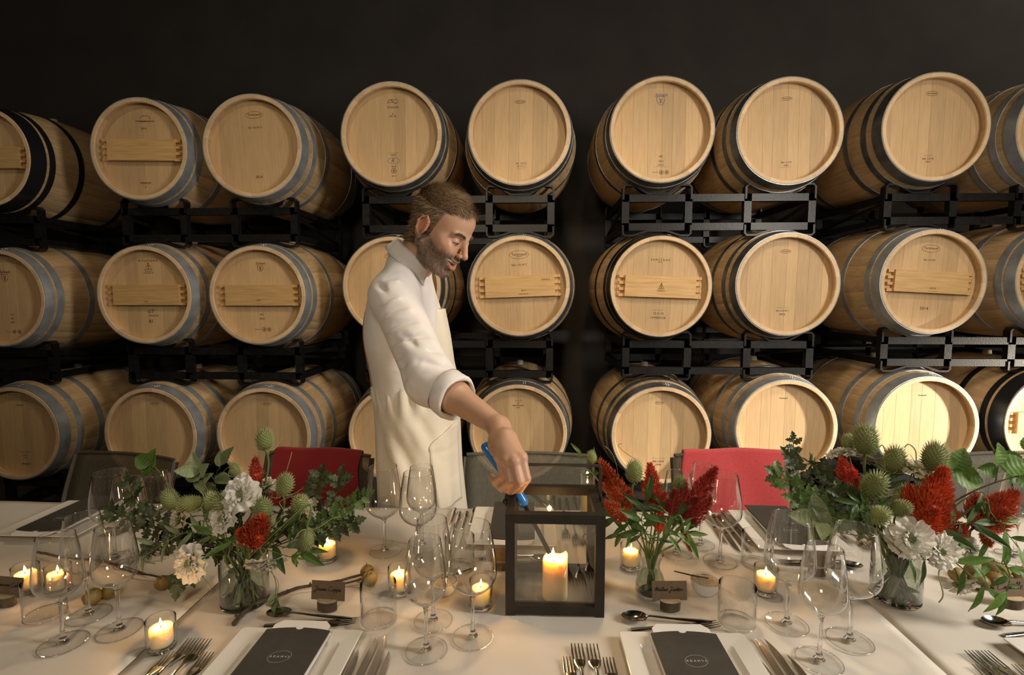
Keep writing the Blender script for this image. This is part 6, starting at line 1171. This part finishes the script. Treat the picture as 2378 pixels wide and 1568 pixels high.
# --- trousers and shoes
Tg = SDF((-.60, 1.38, .06), (-.12, 1.92, 1.06), .006); Tg.ell(Pe + N3((0, 0, .0)), (.100, .142, .105), TR, .03)
for s in (-1, 1):
    hp = Pe + TR @ N3((0, s * .070, -.05)); kn = N3((hp[0] + .01, hp[1] + s * .01, .50)); an = N3((hp[0] - .01, hp[1] + s * .015, .10)); Tg.cone(hp, kn, .084, .070, .03); Tg.cone(kn, an, .072, .060, .02)
Vt, Qt = Tg.mesh(1); big_mesh('trousers', Vt, Qt, [M['trouser']], person, PO)
for s in (-1, 1):
    hp = Pe + TR @ N3((0, s * .085, 0)); f0 = Vector((hp[0] - .06, hp[1] + .012, .002)); d = Vector((.27, -.06, 0)); mb = MB()
    mb.tube(spline([f0 + Vector((0, 0, .05)), f0 + d * .25 + Vector((0, 0, .055)), f0 + d * .65 + Vector((0, 0, .042)), f0 + d * .95 + Vector((0, 0, .030))], 5), [.030, .04, .043, .044, .045, .046, .047, .047, .048, .048, .047, .046, .044, .040, .035, .020], 16, flat=.9, up=(0, 0, 1))
    mb.v = [(p[0], p[1], max(p[2], .003)) for p in mb.v]; o = mb.obj('shoe', M['shoe'], person); o.location = -Vector(PO)
# --- apron
def ap_sec(z):
    """centre and half axes of the apron at height z"""
    yp = 690 + (1.40 - z) * 1180 / 1.66; ks = [600, 700, 780, 900, 1000, 1100, 1200, 1400, 1900]
    cxp = np.interp(yp, ks, [930, 936, 944, 962, 967, 969, 974, 985, 1000]); ax = np.interp(yp, ks, [.085, .118, .128, .126, .127, .129, .133, .145, .160]); ay = np.interp(yp, ks, [.13, .172, .182, .175, .182, .186, .19, .20, .215])
    return (cxp - 1235) / 1180 * 1.70, ax * 1.05, ay * .93
def ap_pt(a, z, off=0):
    cx0, ax, ay = ap_sec(z); low = np.clip((1.10 - z) / .5, 0, 1); w_ = 1 + low * (.030 * math.sin(7 * a + 1.0) + .022 * math.sin(11 * a + z * 3) + .010 * math.sin(17 * a - z * 9)); dg = math.exp(-((z - .93) / .11) ** 2) * math.exp(-((a + 1.45) / .45) ** 2); off = off + .009 * dg * math.sin(9 * a + 34 * z) + .005 * dg * math.sin(15 * a + 52 * z + 1); gat = .010 * math.exp(-((z - 1.10) / .05) ** 2) * math.sin(19 * a)
    p = TR @ N3(((ax * w_ + gat + off) * math.cos(a), (ay * w_ + gat + off) * math.sin(a), 0)); return N3((cx0 + p[0], 1.705 + p[1], z))
def ap_half(z):
    ks = [.48, 1.08, 1.115, 1.15, 1.22, 1.30, 1.36]; return rad(np.interp(z, ks, [150, 152, 146, 96, 66, 56, 50]))
na, nz_ = 90, 80; Va = []; zs = np.linspace(.48, 1.36, nz_ + 1)
for z in zs:
    hA = ap_half(z)
    for i in range(na + 1): Va.append(ap_pt(hA * (i / na * 2 - 1), z, .006) - N3(PO))
o = MB().add(Va, [(j * (na + 1) + i, j * (na + 1) + i + 1, (j + 1) * (na + 1) + i + 1, (j + 1) * (na + 1) + i) for j in range(nz_) for i in range(na)]).obj('apron', M['canvas'], person, angle=None); apron = o; so = o.modifiers.new('s', 'SOLIDIFY'); so.thickness = .0022; so.offset = 1
# pocket patch: found where the seam shows on the apron, laid just proud of it
cand = [(a, z) for a in np.linspace(-2.4, .4, 160) for z in np.linspace(.7, 1.15, 130)]; CW = np.array([ap_pt(a, z, .006) for a, z in cand]); Rc = np.array(CR); vv = (CW - np.array(CAM)) @ Rc; PX = np.stack([1189 + F * vv[:, 0] / -vv[:, 2], 784 - F * vv[:, 1] / -vv[:, 2]], 1); fr_ = CW[:, 1] < 1.72
def on_ap(px, py): d = ((PX - (px, py)) ** 2).sum(1) + (~fr_) * 1e6; return cand[int(d.argmin())]
pk = [on_ap(*p) for p in ((1046, 987), (1020, 1012), (995, 1036), (1000, 1080), (1008, 1130), (1018, 1186))]
top = pk[:3]; left = pk[2:]; a_r = pk[0][0] + .25; mb = MB(); Vp = []; nzp = 30
for j in range(nzp + 1):
    z = left[-1][1] + (pk[0][1] - left[-1][1]) * j / nzp
    al_ = np.interp(z, [p[1] for p in reversed(left)], [p[0] for p in reversed(left)]) if z < pk[2][1] else np.interp(z, [p[1] for p in reversed(top)], [p[0] for p in reversed(top)])
    for i in range(13): a = al_ + (a_r - al_) * i / 12; Vp.append(ap_pt(a, z, .0105 + .004 * (1 - i / 12) * (z > pk[2][1] - .02)) - N3(PO))
o = mb.add(Vp, [(j * 13 + i, j * 13 + i + 1, (j + 1) * 13 + i + 1, (j + 1) * 13 + i) for j in range(nzp) for i in range(12)]).obj('pocket', M['canvas'], apron, angle=None); so = o.modifiers.new('s', 'SOLIDIFY'); so.thickness = .0025; so.offset = -1
# straps and ring
rg = ap_pt(-ap_half(1.085), 1.085, .010); MB().tube([rg + .009 * N3((math.cos(a), 0, math.sin(a))) - N3(PO) for a in np.linspace(0, 2 * PI, 15)], .0022, 6).obj('ring', M['brass'], apron)
sp_ = spline([rg + N3((0, 0, .008)), N3(at(862, 880, 1.66)), N3(at(846, 790, 1.645)), N3(at(848, 735, 1.64)), N3(at(860, 695, 1.63))], 6); o = MB().tube([p - Vector(PO) for p in sp_], .0042, 6, flat=.4).obj('strap', M['leather'], apron)
for s in (-1, 1):
    z = 1.355; q0 = ap_pt(s * ap_half(z) * .9, z, .006); sp_ = spline([q0, q0 + N3((-.02, s * .0, .06)), C7 + N3((.03, s * .075, .02))], 5); MB().tube([p - Vector(PO) for p in sp_], .007, 6, flat=.3).obj('neck_strap', M['canvas'], apron)
# --- lighter in the hand
M['blue'] = mat('blue_plastic', (.03, .16, .46), .18); M['black_metal'] = mat('blackened_rod', (.02, .018, .016), .35, .6); M['clearblue'] = mat('pale_blue_window', (.30, .55, .85), .15)
lt = thing('gas_lighter', 'blue handled long gas lighter held down into the lantern', 'lighter', LA); d = Vector(LB - LA); T_ = Vector(N3(at(1277, 1285, pc.y - .012)) - LA)
mb = MB(); sp_ = spline([Vector((0, 0, 0)) - d * .08, d * .08, d * .3, d * .6, d * .85, d * 1.02], 5); rs_ = [.006, .0095, .0115, .0125, .013, .0132, .013, .0125, .0118, .0112, .0108, .0105, .0103, .0103, .0105, .011, .0118, .0128, .0135, .0138, .0138, .0135, .013, .012, .0105, .0075]
mb.tube(sp_, rs_, 16).obj('handle', M['blue'], lt); MB().ball(d * .55 + Vector((.004, -.010, .004)), (.006, .004, .012), 10, 8).obj('fuel_window', M['clearblue'], lt)
MB().tube([d * .98, T_ * .97], .0048, 12).tube([T_ * .95, T_], .0052, 12).obj('rod', M['black_metal'], lt)
